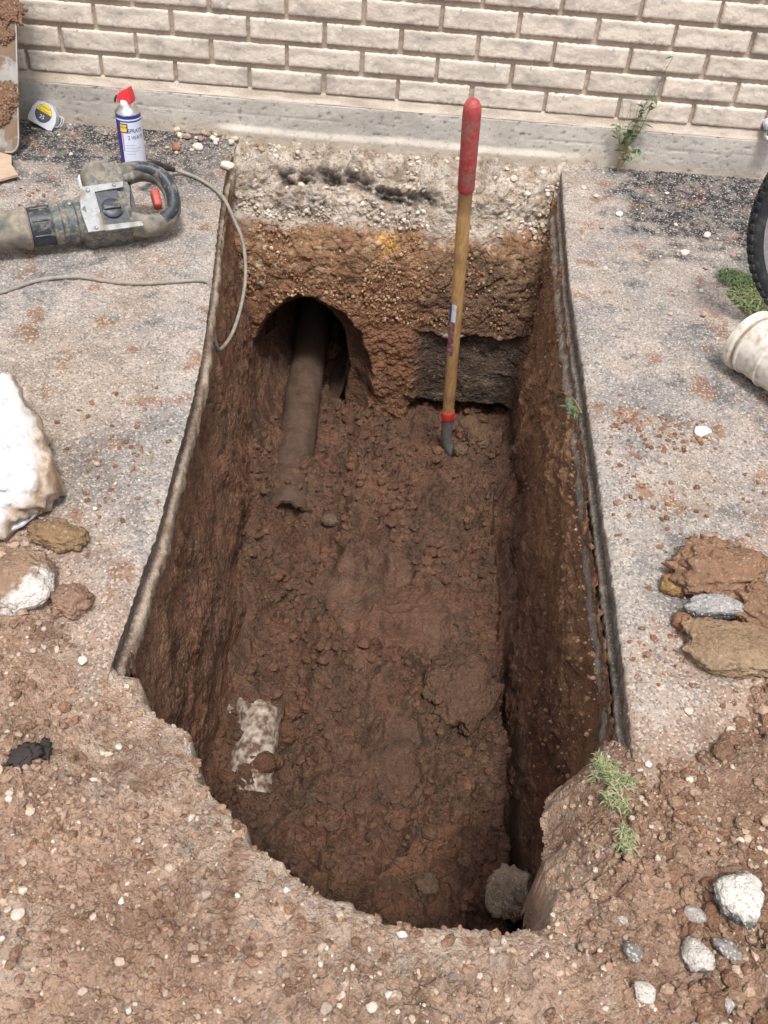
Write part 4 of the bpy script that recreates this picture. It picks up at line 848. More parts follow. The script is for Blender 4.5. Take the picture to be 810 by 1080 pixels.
# ================================================================ LETTERING helper
def text_geo(txt, size):
    cu = bpy.data.curves.new('t', 'FONT'); cu.body = txt; cu.size = size; cu.align_x = 'CENTER'; cu.align_y = 'CENTER'
    o = bpy.data.objects.new('t', cu); COL.objects.link(o); dg = bpy.context.evaluated_depsgraph_get(); me = bpy.data.meshes.new_from_object(o.evaluated_get(dg))
    bpy.data.objects.remove(o); return me
def text_on_cyl(name, txt, size, r, z, ang, mat, parent, bold=0, sx=1):
    me = text_geo(txt, size); bm = bmesh.new(); bm.from_mesh(me)
    bmesh.ops.subdivide_edges(bm, edges=[e for e in bm.edges if e.calc_length() > size * .3], cuts=2)
    for v in bm.verts:
        a_ = ang + v.co.x * sx / r; v.co = Vector((math.cos(a_) * r, math.sin(a_) * r, z + v.co.y))
    return bm_obj(name, bm, mat, parent, smooth=False)

# ================================================================ SPRAY CAN
can = empty('spray_can', (.352, -.275, .003), (0, R(0), 0)); tag(can, 'blue and white spray can with red nozzle cap standing near the footing', 'spray can')
M_canb = plain('can_blue', (.035, .04, .24), .3, .2); M_canw = plain('can_label', (.66, .70, .84), .35, var=.05); M_cans = plain('can_silver', (.62, .62, .60), .3, .9)
M_red = plain('cap_red', (.70, .035, .05), .35, var=.05); M_whp = plain('white_cap', (.8, .8, .8), .4); M_yel = plain('emblem_yellow', (.85, .55, .05), .4); M_ink = plain('ink', (.02, .03, .10), .5); M_ink2 = plain('ink_pale', (.35, .45, .55), .5); M_inkr = plain('ink_red', (.55, .05, .12), .5); M_blk = plain('black_plastic', (.025, .025, .028), .5, dirt=(.2, .17, .14), dirt_amt=.3)
CR, CH = .0335, .146
bm = bmesh.new(); lathe(bm, [(.0, .001), (.029, .001), (.0325, .004), (CR, .009), (CR, CH), (.0325, CH + .004)], 48); bm_obj('can_body', bm, M_canb, can)
def cyl_panel(name, r, z0, z1, a0, a1, mat, par, n=24):
    bm = bmesh.new(); A_ = [bm.verts.new((math.cos(a0 + (a1 - a0) * k / n) * r, math.sin(a0 + (a1 - a0) * k / n) * r, z0)) for k in range(n + 1)]
    B_ = [bm.verts.new((math.cos(a0 + (a1 - a0) * k / n) * r, math.sin(a0 + (a1 - a0) * k / n) * r, z1)) for k in range(n + 1)]
    for k in range(n): bm.faces.new((A_[k], A_[k + 1], B_[k + 1], B_[k]))
    return bm_obj(name, bm, mat, par)
tc_ = math.atan2(cam.location.y + .275, cam.location.x - .352)     # side facing the path
cyl_panel('label_panel', CR + .0003, .010, CH - .012, tc_ - .75, tc_ + 1.6, M_canw, can)
cyl_panel('label_band', CR + .0003, CH - .008, CH - .004, tc_ - 1.2, tc_ + 1.6, M_canw, can)
cyl_panel('emblem', CR + .0007, CH - .040, CH - .015, tc_ - .85, tc_ - .15, plain('emblem_blue', (.03, .05, .16), .4), can, 10)
cyl_panel('emblem', CR + .0010, CH - .037, CH - .018, tc_ - .78, tc_ - .24, M_yel, can, 10)
text_on_cyl('lettering', 'WD-40', .0075, CR + .0014, CH - .025, tc_ - .51, M_ink, can)
cyl_panel('stripe', CR + .0007, .055, CH - .042, tc_ - .68, tc_ - .60, M_inkr, can, 3)
text_on_cyl('lettering', 'SPRAYS', .016, CR + .0008, CH - .035, tc_ + .42, M_ink, can, sx=.8)
text_on_cyl('lettering', '2 WAYS', .016, CR + .0008, CH - .053, tc_ + .42, M_ink, can, sx=.8)
for k in range(4): cyl_panel('small_print', CR + .0007, .048 + k * .0080, .0497 + k * .0080, tc_ - .5, tc_ + .25 + .25 * (k % 3), M_ink2, can, 10)
cyl_panel('small_print', CR + .0007, .022, .0255, tc_ - .12, tc_ + .42, M_ink, can, 10)
bm = bmesh.new(); lathe(bm, [(.0325, CH + .004), (.0335, CH + .006), (.0325, CH + .009), (.027, CH + .016), (.020, CH + .021), (.0165, CH + .024), (.0, CH + .024)], 48); bm_obj('dome', bm, M_cans, can)
bm = bmesh.new(); lathe(bm, [(.0, CH + .022), (.0175, CH + .022), (.018, CH + .026), (.0175, CH + .036), (.015, CH + .039), (.0, CH + .039)], 32); bm_obj('nozzle_collar', bm, M_whp, can)
bm = bmesh.new()
A_ = [(-.019, -.012), (.019, -.012), (.019, .012), (-.019, .012)]
lo = [bm.verts.new((x, y, CH + .031)) for x, y in ((-.019, -.014), (.018, -.015), (.018, .015), (-.019, .014))]
mi = [bm.verts.new((x, y, CH + .046)) for x, y in ((-.020, -.012), (.019, -.0145), (.019, .0145), (-.020, .012))]
hi = [bm.verts.new((x, y, z)) for x, y, z in ((-.014, -.007, CH + .055), (.013, -.012, CH + .070), (.013, .012, CH + .070), (-.014, .007, CH + .055))]
bm.faces.new(lo[::-1]); bm.faces.new(hi)
for A1, B1 in ((lo, mi), (mi, hi)):
    for k in range(4): bm.faces.new((A1[k], A1[(k + 1) % 4], B1[(k + 1) % 4], B1[k]))
bevel_all(bm, .0035, 3, 20); bm_obj('nozzle_cap', bm, M_red, can, rot=(0, 0, R(-12)))
bm = bmesh.new(); tube(bm, [(-.014, -.001, CH + .044), (-.024, -.003, CH + .045), (-.028, -.003, CH + .038), (-.030, -.004, CH + .030)], .003, 8); bm_obj('straw_holder', bm, M_blk, can)
bm = bmesh.new(); tube(bm, [(-.026 + .010 * math.cos(t_), -.004, CH + .052 + .010 * math.sin(t_)) for t_ in [R(-60) + k * R(30) for k in range(9)]], .0012, 6); bm_obj('straw', bm, plain('straw_red', (.75, .35, .35), .4), can)
can.scale = (1, 1, 1)

# ================================================================ TAPE MEASURE
tm = empty('tape_measure', (.028, -.060, .004), (R(-28), R(24), R(-8))); tag(tm, 'silver and yellow tape measure leaning on the footing at the left', 'tape measure')
M_chr = plain('chrome_case', (.66, .68, .74), .3, .15, var=.05); M_ylw = plain('yellow_badge', (.80, .62, .03), .4, var=.05); M_dg = plain('dark_badge', (.07, .07, .09), .4)
poly = [(-.036, 0), (.030, 0), (.036, .005), (.037, .030), (.030, .052), (.012, .066), (-.012, .068), (-.030, .060), (-.038, .042), (-.040, .010)]
def prism_xz(bm, poly, y0, y1):
    a_ = [bm.verts.new((x, y0, z)) for x, z in poly]; b2 = [bm.verts.new((x, y1, z)) for x, z in poly]
    bm.faces.new(a_[::-1]); bm.faces.new(b2)
    for i in range(len(a_)): j = (i + 1) % len(a_); bm.faces.new((a_[i], a_[j], b2[j], b2[i]))
bm = bmesh.new(); prism_xz(bm, poly, -.018, .018); bevel_all(bm, .003, 3, 25); bm_obj('case', bm, M_chr, tm)
def ellipse(cx, cz, rx, rz, a0=0, a1=360, n=28): return [(cx + rx * math.cos(R(a0 + (a1 - a0) * k / n)), cz + rz * math.sin(R(a0 + (a1 - a0) * k / n))) for k in range(n + (a1 - a0 < 360))]
bm = bmesh.new(); prism_xz(bm, ellipse(-.003, .036, .024, .026), -.0186, -.0181); bm_obj('badge', bm, M_dg, tm)
bm = bmesh.new(); prism_xz(bm, ellipse(-.003, .037, .0228, .0245, 5, 175), -.0190, -.0186); bm_obj('badge', bm, M_ylw, tm)
for txt, sz, z in (('STANLEY', .0082, .053), ('FATMAX', .0085, .042), ('25', .015, .025)):
    me = text_geo(txt, sz); bm = bmesh.new(); bm.from_mesh(me)
    for v in bm.verts: v.co = Vector((v.co.x - .003, -.0194, v.co.y + z))
    bm_obj('lettering', bm, M_whp if txt == '25' else M_ink, tm, smooth=False)
bm = bmesh.new(); box(bm, (.045, 0, .006), (.022, .028, .011), .002); bm_obj('tape_mouth', bm, M_blk, tm)
bm = bmesh.new(); box(bm, (.056, 0, .002), (.012, .026, .0012)); box(bm, (.062, 0, -.003), (.0015, .024, .011)); bm_obj('tape_hook', bm, M_chr, tm)
bm = bmesh.new(); tube(bm, [(.037, -.012, .052), (.046, -.012, .050), (.049, -.012, .035), (.046, -.012, .022), (.038, -.012, .018)], .0014, 6); tube(bm, [(.037, .012, .052), (.046, .012, .050), (.049, .012, .035), (.046, .012, .022), (.038, .012, .018)], .0014, 6); bm_obj('belt_clip', bm, M_chr, tm)

# ================================================================ DEMOLITION HAMMER
# local frame: +x from chuck to handle, +y towards the house, z up
hm = empty('demolition_hammer', (.322, -.735, .066), (R(36), 0, R(26))); tag(hm, 'dirty grey demolition hammer with silver side plate lying on the left pavement', 'power tool')
GD = (.20, .175, .145)
M_hs = plain('hammer_shell', (.095, .105, .11), .5, dirt=(.21, .19, .16), dirt_amt=.50, dirt_scale=34, bump=.9, bump_scale=70, sharp=.05, var=.35)
M_hd = plain('hammer_dark', (.035, .04, .052), .42, dirt=GD, dirt_amt=.42, sharp=.05, var=.3, dirt_scale=30, bump=.3)
M_hm = plain('mud_crusted', (.27, .235, .19), .9, dirt=(.12, .112, .10), dirt_amt=.47, dirt_scale=34, bump=1, bump_scale=60, sharp=.10, var=.3)
M_hp = plain('side_plate', (.31, .32, .33), .5, .15, dirt=(.25, .225, .19), dirt_amt=.47, dirt_scale=30, sharp=.05, var=.2)
def latx(name, prof, mat, off=(0, 0, 0), n=32, sy=1, sz=1):
    bm = bmesh.new(); lathe(bm, [(r, x) for x, r in prof], n, 'X')
    for v in bm.verts: v.co.y = v.co.y * sy + off[1]; v.co.z = v.co.z * sz + off[2]
    return bm_obj(name, bm, mat, hm)
latx('chuck', [(-.22, .028), (-.215, .038), (-.17, .042), (-.125, .044), (-.112, .050), (-.104, .050), (-.100, .046)], M_hm)
latx('grip_ring', [(-.102, .040), (-.098, .0445), (-.050, .0450), (-.046, .041)], M_hd)
for k in range(8):
    t_ = k * math.pi / 4 + .2; bm = bmesh.new(); box(bm, (-.074, math.cos(t_) * .0452, math.sin(t_) * .0452), (.040, .004, .004), .001); bm_obj('grip_rib', bm, M_hd, hm)
latx('barrel', [(-.050, .043), (-.046, .049), (-.030, .049), (-.026, .045), (-.016, .045), (-.012, .050), (.004, .051), (.008, .047), (.016, .048), (.020, .054), (.030, .055)], M_hs)
# gear housing: rounded box
bm = bmesh.new(); box(bm, (.075, -.004, 0), (.125, .108, .098), .022, 4); 
for v in bm.verts: v.co.y *= 1 + .12 * (v.co.x - .02); v.co.z += .0015 * math.sin(v.co.x * 90) 
bm_obj('gear_housing', bm, M_hs, hm)
# shoulder between barrel and motor
bm = bmesh.new(); prism(bm, [(-.01, .03), (.04, .045), (.075, .115), (.13, .12), (.145, .05), (.13, -.02), (.02, -.02)], -.038, .040); bevel_all(bm, .014, 3); bm_obj('shoulder', bm, M_hs, hm)
# motor housing standing off towards the wall
bm = bmesh.new(); lathe(bm, [(.030, .060), (.041, .075), (.042, .085), (.043, .105), (.041, .120), (.034, .130), (.014, .134), (.0, .134)], 32, 'Y')
for v in bm.verts: v.co.x += .085
bm_obj('motor_housing', bm, M_hm, hm)
# silver side plate lying on top, with the round dark lever in its window
def topplate(poly, z0, z1, mat, name, bev=.002):
    bm = bmesh.new(); prism(bm, poly, z0, z1); bevel_all(bm, bev, 2); return bm_obj(name, bm, mat, hm)
topplate([(.022, -.058), (.060, -.058), (.060, .040), (.128, .044), (.130, .058), (.030, .056), (.018, .0)], .0495, .0540, M_hp, 'side_plate')
topplate([(.060, -.060), (.150, -.060), (.150, -.048), (.060, -.046)], .0490, .0545, M_hp, 'side_plate')
topplate([(.060, -.046), (.126, -.048), (.112, .040), (.060, .040)], .0480, .0505, M_hd, 'lever_recess', .001)
bm = bmesh.new(); lathe(bm, [(.0, .0500), (.0245, .0500), (.0245, .0560), (.021, .0585), (.010, .0590), (.0, .0590)], 32)
box(bm, (0, 0, .0615), (.040, .011, .007), .002); 
for v in bm.verts: v.co.x += .090; v.co.y += -.006
bm_obj('mode_lever', bm, M_hd, hm)
for x, y in ((.045, .045), (.108, .051), (.042, -.05), (-.004, .020)):
    bm = bmesh.new(); lathe(bm, [(.0, .0530 if x > 0 else .046), (.0050, .0530 if x > 0 else .046), (.0045, .0565 if x > 0 else .0515), (.002, .0550 if x > 0 else .050), (.0, .0550 if x > 0 else .050)], 12)
    for v in bm.verts: v.co.x += x; v.co.y += y
    bm_obj('screw', bm, M_steel, hm)
# rear D handle: closed loop in the plane of the body
loop = [(.125, -.030), (.165, -.045), (.205, -.040), (.235, -.012), (.245, .030), (.240, .075), (.222, .108), (.190, .125), (.150, .122), (.118, .105)]
pts = [Vector((x, y * .84, .004)) for x, y in loop]
sm_pts = []
for i in range(len(pts) - 1):
    p0 = pts[max(i - 1, 0)]; p1 = pts[i]; p2 = pts[i + 1]; p3 = pts[min(i + 2, len(pts) - 1)]
    for k in range(5):
        t_ = k / 5; sm_pts.append(.5 * ((2 * p1) + (p2 - p0) * t_ + (2 * p0 - 5 * p1 + 4 * p2 - p3) * t_ ** 2 + (3 * p1 - p0 - 3 * p2 + p3) * t_ ** 3))
sm_pts.append(pts[-1])
bm = bmesh.new(); n_ = len(sm_pts); tube(bm, sm_pts, [.029 - .010 * math.sin(math.pi * i / (n_ - 1)) for i in range(n_)], 18); 
for v in bm.verts: v.co.z *= 1.25
bm_obj('handle', bm, M_hm, hm)
bm = bmesh.new(); tube(bm, sm_pts[10:-6], [.0160] * len(sm_pts[10:-6]), 16)
for v in bm.verts: v.co.z = v.co.z * 1.1 + .0145
bm_obj('handle_grip', bm, M_hd, hm)
topplate([(.125, -.01), (.150, -.015), (.152, .085), (.125, .09)], -.030, .020, M_hd, 'inner_frame', .006)
bm = bmesh.new(); box(bm, (.205, .025, .010), (.020, .045, .030), .006, 3); bm_obj('trigger', bm, plain('trigger_red', (.42, .07, .05), .5, dirt=GD, dirt_amt=.4), hm)
bm = bmesh.new(); box(bm, (.150, .075, .040), (.030, .022, .016), .006, 3); bm_obj('switch', bm, M_hs, hm)
# cable guard + cable, world coordinates
M_cab = plain('cable_rubber', (.23, .215, .19), .6, dirt=(.33, .29, .24), dirt_amt=.5, dirt_scale=40, bump=.3)
def catmull(P_, n=8):
    P_ = [Vector(q) for q in P_]; out = []
    for i in range(len(P_) - 1):
        p0 = P_[max(i - 1, 0)]; p1 = P_[i]; p2 = P_[i + 1]; p3 = P_[min(i + 2, len(P_) - 1)]
        for k in range(n):
            t_ = k / n; out.append(.5 * ((2 * p1) + (p2 - p0) * t_ + (2 * p0 - 5 * p1 + 4 * p2 - p3) * t_ ** 2 + (3 * p1 - p0 - 3 * p2 + p3) * t_ ** 3))
    return out + [P_[-1]]
cab = [(.405, -.435, .055), (.43, -.375, .060), (.455, -.325, .030), (.485, -.302, .012), (.522, -.315, .008), (.565, -.350, .008), (.600, -.392, .009), (.632, -.445, .010), (.658, -.468, -.030), (.685, -.495, -.085), (.698, -.555, -.150), (.696, -.640, -.195),
       (.688, -.740, -.212), (.678, -.838, -.192), (.674, -.870, -.165), (.670, -.872, -.120), (.668, -.868, -.05), (.664, -.862, .004), (.645, -.858, .009), (.619, -.861, .008), (.557, -.879, .008), (.494, -.893, .008), (.428, -.891, .008), (.36, -.884, .008), (.281, -.913, .008), (.216, -.977, .008), (.12, -1.04, .008), (-.10, -1.08, .008)]
ci = hm.matrix_basis.inverted() if False else (Matrix.Translation(hm.location) @ Matrix.Rotation(R(26), 4, 'Z') @ Matrix.Rotation(R(36), 4, 'X')).inverted()
bm = bmesh.new(); tube(bm, [ci @ q for q in catmull(cab, 8)], .0048, 10); bm_obj('cable', bm, M_cab, hm)
bm = bmesh.new(); g_ = catmull(cab[:4], 8); tube(bm, [ci @ q for q in g_[:-4]], [.011 - .0045 * i / (len(g_) - 4) for i in range(len(g_) - 4)], 12); bm_obj('cable_guard', bm, M_blk, hm)

# white plastic lid behind the motor housing
lid = empty('plastic_lid', (.292, -.395, .004), (0, 0, R(10))); tag(lid, 'white plastic lid half hidden behind the hammer motor housing', 'lid')
bm = bmesh.new(); lathe(bm, [(.0, .020), (.052, .020), (.058, .018), (.060, .012), (.060, .0), (.056, .0), (.055, .012), (.0, .014)], 40); bm_obj('lid_disc', bm, M_whp, lid)
bm = bmesh.new(); box(bm, (.01, .058, .014), (.045, .028, .012), .003); bm_obj('lid_tab', bm, M_whp, lid)

# ================================================================ LEFT EDGE: muddy panel and board
M_pan = plain('muddy_panel', (.36, .34, .32), .5, .1, dirt=(.20, .135, .095), dirt_amt=.56, dirt_scale=7, bump=.9, sharp=.03, bump_scale=30)
poly = [(-.50, .0), (-.035, .0), (-.018, .004), (-.007, .013), (-.001, .028), (0, .045), (0, .50), (-.50, .50)]
bm = bmesh.new(); prism_xz(bm, poly, -.003, .003); bevel_all(bm, .0012)
pan = empty('metal_panel', (.030, -.262, .002), (R(-21), R(1.5), R(-4))); tag(pan, 'mud smeared metal panel with a rounded corner leaning on the wall at the left edge', 'panel')
bm_obj('sheet', bm, M_pan, pan)
bm = bmesh.new(); tube(bm, [(-.04, -.0035, .0035), (-.020, -.0035, .0055), (-.0095, -.0035, .014), (-.003, -.0035, .028), (-.0015, -.0035, .045), (-.0015, -.0035, .50)], .0022, 8); bm_obj('rolled_edge', bm, plain('edge_steel', (.5, .48, .44), .4, .4, dirt=MUD, dirt_amt=.4), pan)
for i, (x, z, s) in enumerate(((-.035, .15, .075), (-.055, .10, .06), (-.02, .36, .07), (-.04, .30, .05))):
    lump('mud_cake', 0, 0, 0, (s, .008, s * .8), lin(136, 106, 86), M_clay, 700 + i, 0, 5, .35, n_scale=2.5)
    o = bpy.context.scene.objects[-1] if False else COL.objects[-1]; o.parent = pan; o.location = (x, -.006, z); o.rotation_euler = (0, 0, 0)
bm = bmesh.new(); prism(bm, [(-.30, -.47), (.035, -.455), (.076, -.412), (.040, -.355), (.022, -.300), (-.30, -.20)], .0, .006); bevel_all(bm, .0012)
for v in bm.verts: v.co.z += .012 + .03 * max(0, -.0 - v.co.x)
tag(bm_obj('cardboard', bm, plain('cardboard', (.50, .38, .28), .85, dirt=(.42, .31, .23), dirt_amt=.5, dirt_scale=14, bump=.2)), 'tan cardboard sheet lying below the muddy panel at the left edge', 'cardboard')

# ================================================================ RIGHT EDGE: bucket, wheel, tap
R1 = .068
axd = Vector((.50, -.866, 0)).normalized(); bk = empty('bucket', (1.872, -1.025, R1 + .004)); tag(bk, 'dirty white plastic bucket lying on its side at the right edge', 'bucket')
M_bu = plain('bucket_plastic', (.66, .62, .56), .5, dirt=(.38, .31, .25), dirt_amt=.42, dirt_scale=60, bump=.2)
M_bu2 = plain('bucket_groove', (.36, .30, .25), .8, dirt=(.24, .17, .12), dirt_amt=.5, dirt_scale=50)
bm = bmesh.new(); lathe(bm, [(R1 - .006, .001), (R1 - .001, .0), (R1 + .002, .003), (R1 + .002, .016), (R1 - .001, .019), (R1 - .0065, .020), (R1 - .0065, .028), (R1 - .001, .030), (R1 - .001, .034), (R1 - .005, .036), (R1 - .006, .085), (R1 - .003, .087), (R1 - .003, .091), (R1 - .007, .093),
        (R1 - .014, .235), (R1 - .018, .240), (.0, .240)], 56, 'X')
bmesh.ops.delete(bm, geom=[f_ for f_ in bm.faces if len(f_.verts) > 10 and f_.calc_center_median().x < .01], context='FACES')
o = bm_obj('bucket_shell', bm, M_bu, bk, rot=(0, 0, math.atan2(axd.y, axd.x))); md = o.modifiers.new('thickness', 'SOLIDIFY'); md.thickness = .002
bm = bmesh.new(); lathe(bm, [(R1 - .0060, .0195), (R1 - .0045, .022), (R1 - .0045, .027), (R1 - .0060, .0295)], 56, 'X', closed=True); bm_obj('dirt_in_groove', bm, M_bu2, bk, rot=(0, 0, math.atan2(axd.y, axd.x)))
bk.rotation_euler = (0, 0, 0)

wh = empty('bicycle_wheel', (2.155, -.885, 0), (0, 0, R(-4))); tag(wh, 'black knobby bicycle wheel with a pale rim standing on the grass at the right edge', 'wheel')
M_ty = plain('tyre_rubber', (.022, .024, .030), .6, dirt=(.10, .095, .09), dirt_amt=.35, dirt_scale=40, bump=.2)
M_rim = plain('rim_alloy', (.40, .41, .43), .4, .6, dirt=(.22, .2, .18), dirt_amt=.35)
WR, TR = .305, .0175
def torus(bm, Rr, r, n=96, m=16, sy=1, ex=1):
    rg = []
    for i in range(n):
        A1 = 2 * math.pi * i / n; ring = []
        for k in range(m):
            B1 = 2 * math.pi * k / m; rr = Rr + r * math.cos(B1); ring.append(bm.verts.new((math.cos(A1) * rr, math.sin(B1) * r * sy, math.sin(A1) * rr)))
        rg.append(ring)
    for i in range(n):
        a2, b2 = rg[i], rg[(i + 1) % n]
        for k in range(m): bm.faces.new((a2[k], a2[(k + 1) % m], b2[(k + 1) % m], b2[k]))
bm = bmesh.new(); torus(bm, WR - TR, TR)
for v in bm.verts: v.co.z += WR
bm_obj('tyre', bm, M_ty, wh)
bm = bmesh.new()
for i in range(78):
    A1 = 2 * math.pi * i / 78
    for k, an in ((0, -38), (1, 0), (2, 38)):
        A2 = A1 + (.5 if k == 1 else 0) * 2 * math.pi / 78; rr = WR - TR + (TR + .0015) * math.cos(R(an)); yy_ = (TR + .0015) * math.sin(R(an))
        Mx = Matrix.Translation((0, 0, WR)) @ Matrix.Rotation(-A2, 4, 'Y') @ Matrix.Translation((rr, yy_, 0)) @ Matrix.Rotation(R(an), 4, 'Z')
        box(bm, (0, 0, 0), (.006, .012, .014), .0015, 1, Mx)
o = bm_obj('tread_knobs', bm, M_ty, wh, smooth=False)
bm = bmesh.new()
rp = [(WR - 2 * TR - .004, -.013), (WR - 2 * TR + .006, -.014), (WR - 2 * TR + .006, .014), (WR - 2 * TR - .004, .013), (WR - 2 * TR - .016, .006), (WR - 2 * TR - .016, -.006)]
lathe(bm, rp, 96, 'Y', closed=True)
for v in bm.verts: v.co.z += WR
bm_obj('rim', bm, M_rim, wh)
for i in range(28):
    A1 = 2 * math.pi * i / 28; sgn = 1 if i % 2 else -1; bm = bmesh.new(); hb = A1 + .5 * (1 if (i // 2) % 2 else -1)
    tube(bm, [(math.cos(A1) * (WR - 2 * TR - .012), 0, WR + math.sin(A1) * (WR - 2 * TR - .012)), (math.cos(hb) * .02, sgn * .028, WR + math.sin(hb) * .02)], .0011, 6); bm_obj('spoke', bm, M_rim, wh)
bm = bmesh.new(); lathe(bm, [(.0, -.045), (.006, -.045), (.006, -.034), (.022, -.032), (.022, -.026), (.012, -.022), (.012, .022), (.022, .026), (.022, .032), (.006, .034), (.006, .045), (.0, .045)], 24, 'Y')
for v in bm.verts: v.co.z += WR
bm_obj('hub', bm, M_rim, wh)

tap = empty('wall_fitting', (2.135, -.016, .165)); tag(tap, 'small teal and grey fitting on the wall, cut by the right edge', 'wall fitting')
M_teal = plain('teal_plastic', (.12, .34, .34), .4, dirt=(.35, .4, .4), dirt_amt=.35)
bm = bmesh.new(); lathe(bm, [(.0, .014), (.012, .012), (.013, -.010), (.010, -.014), (.010, -.030), (.0, -.030)], 20, 'Y'); bm_obj('stem', bm, plain('grey_plastic', (.55, .56, .6), .4), tap)
bm = bmesh.new(); lathe(bm, [(.0, -.014), (.016, -.012), (.018, -.004), (.018, .018), (.015, .024), (.0, .024)], 24); 
for v in bm.verts: v.co += Vector((.012, -.034, -.006))
bm_obj('cap', bm, M_teal, tap)
bm = bmesh.new(); box(bm, (.014, -.034, -.024), (.040, .034, .008), .002); bm_obj('flange', bm, M_whp, tap)

# ================================================================ PLANTS
def leafmat(name, c):
    M, t, b, N = newmat(name); n = N('ShaderNodeTexNoise'); n.inputs['Scale'].default_value = 60; r = N('ShaderNodeMapRange'); r.inputs[3].default_value = .6; r.inputs[4].default_value = 1.4
    t.links.new(n.outputs[0], r.inputs[0]); v = N('ShaderNodeVectorMath'); v.operation = 'SCALE'; v.inputs[0].default_value = c; t.links.new(r.outputs[0], v.inputs['Scale']); t.links.new(v.outputs[0], b.inputs['Base Color'])
    b.inputs['Roughness'].default_value = .6; b.inputs['Subsurface Weight'].default_value = 0; return M
M_leaf = leafmat('leaf', (.075, .14, .06)); M_leaf2 = leafmat('leaf_pale', (.24, .26, .12)); M_grass = leafmat('grass_blade', (.13, .18, .07)); M_stem = leafmat('stem', (.33, .22, .11)); M_dry = leafmat('dry_stem', (.36, .30, .20)); M_stalk = leafmat('stalk', (.20, .22, .10))
def leaf(bm, base, dirv, L, Wd, droop=.2):
    d, s, u = frame(dirv); pts_ = ((0, 0), (.25, .38), (.5, .5), (.78, .28), (1, 0)); ctr = []; l = []; r2 = []
    for t_, w_ in pts_:
        c = base + d * (L * t_) - Vector((0, 0, droop * L * t_ * t_)); ctr.append(bm.verts.new(c)); l.append(bm.verts.new(c + s * Wd * w_ + u * Wd * .15 * w_)); r2.append(bm.verts.new(c - s * Wd * w_ + u * Wd * .15 * w_))
    for i in range(4):
        for A1, B1 in ((ctr, l), (r2, ctr)):
            vs = [A1[i], B1[i], B1[i + 1], A1[i + 1]]
            if i == 0: vs = [A1[0], B1[1], A1[1]] if A1 is ctr else [B1[0], B1[1], A1[1]]
            if i == 3: vs = [A1[3], B1[3], A1[4]] if A1 is ctr else [A1[3], B1[3], B1[4]]
            try: bm.faces.new(vs)
            except ValueError: pass
rg = random.Random(12)
weed = empty('wall_weed', (1.738, -.030, 0)); tag(weed, 'straggly green weed with tan stem growing at the footing right of the shovel', 'weed')
main = [(0, 0, 0), (-.004, -.004, .03), (.006, -.006, .065), (-.002, -.004, .10)]
bm = bmesh.new(); tube(bm, catmull(main, 4), .0035, 6)
tube(bm, catmull([(0, 0, 0), (.012, -.005, .03), (.002, -.004, .05), (.010, -.004, .07)], 4), .0022, 6); bm_obj('stem', bm, M_stem, weed)
brs = [[(0, -.004, .06), (.03, -.008, .11), (.045, -.006, .18), (.055, -.006, .26), (.075, -.006, .33)], [(0, -.004, .08), (.018, -.012, .15), (.035, -.012, .22)], [(-.002, -.004, .07), (-.025, -.01, .10), (-.038, -.012, .14)], [(0, -.004, .05), (.03, -.02, .07), (.05, -.02, .075)], [(0, -.004, .09), (.0, -.01, .14), (.02, -.012, .165), (.045, -.01, .20)]]
for bi, bp in enumerate(brs):
    bm = bmesh.new(); cp = catmull(bp, 6); tube(bm, cp, [.0015 - .0009 * i / len(cp) for i in range(len(cp))], 5); bm_obj('branch', bm, M_stalk, weed)
    for i in range(3, len(cp), 3 if bi == 0 else 2):
        for k in range(rg.choice((1, 2, 2))):
            bm = bmesh.new(); leaf(bm, cp[i], Vector((rg.uniform(-1, 1), rg.uniform(-.8, .1), rg.uniform(-.2, .7))), rg.uniform(.018, .032), rg.uniform(.010, .018)); bm_obj('leaf', bm, rg.choice((M_leaf, M_leaf, M_leaf2)), weed)
for k in range(16):
    bm = bmesh.new(); b0 = Vector((rg.uniform(-.014, .02), -.006, rg.uniform(.035, .12))); leaf(bm, b0, Vector((rg.uniform(-1, 1), rg.uniform(-.9, .1), rg.uniform(-.3, .6))), rg.uniform(.018, .034), rg.uniform(.010, .018)); bm_obj('leaf', bm, rg.choice((M_leaf, M_leaf2)), weed)
bm = bmesh.new()
for k in range(9):
    x0 = rg.uniform(-.03, .03); tube(bm, catmull([(x0 * .4, -.004, .05), (x0, -.008, .12), (x0 * 1.3 + rg.uniform(-.02, .02), -.008, .16 + rg.uniform(0, .05)), (x0 * 1.8, -.01, .17 + rg.uniform(0, .06))], 4), .0008, 4)
bm_obj('dry_twigs', bm, M_dry, weed)

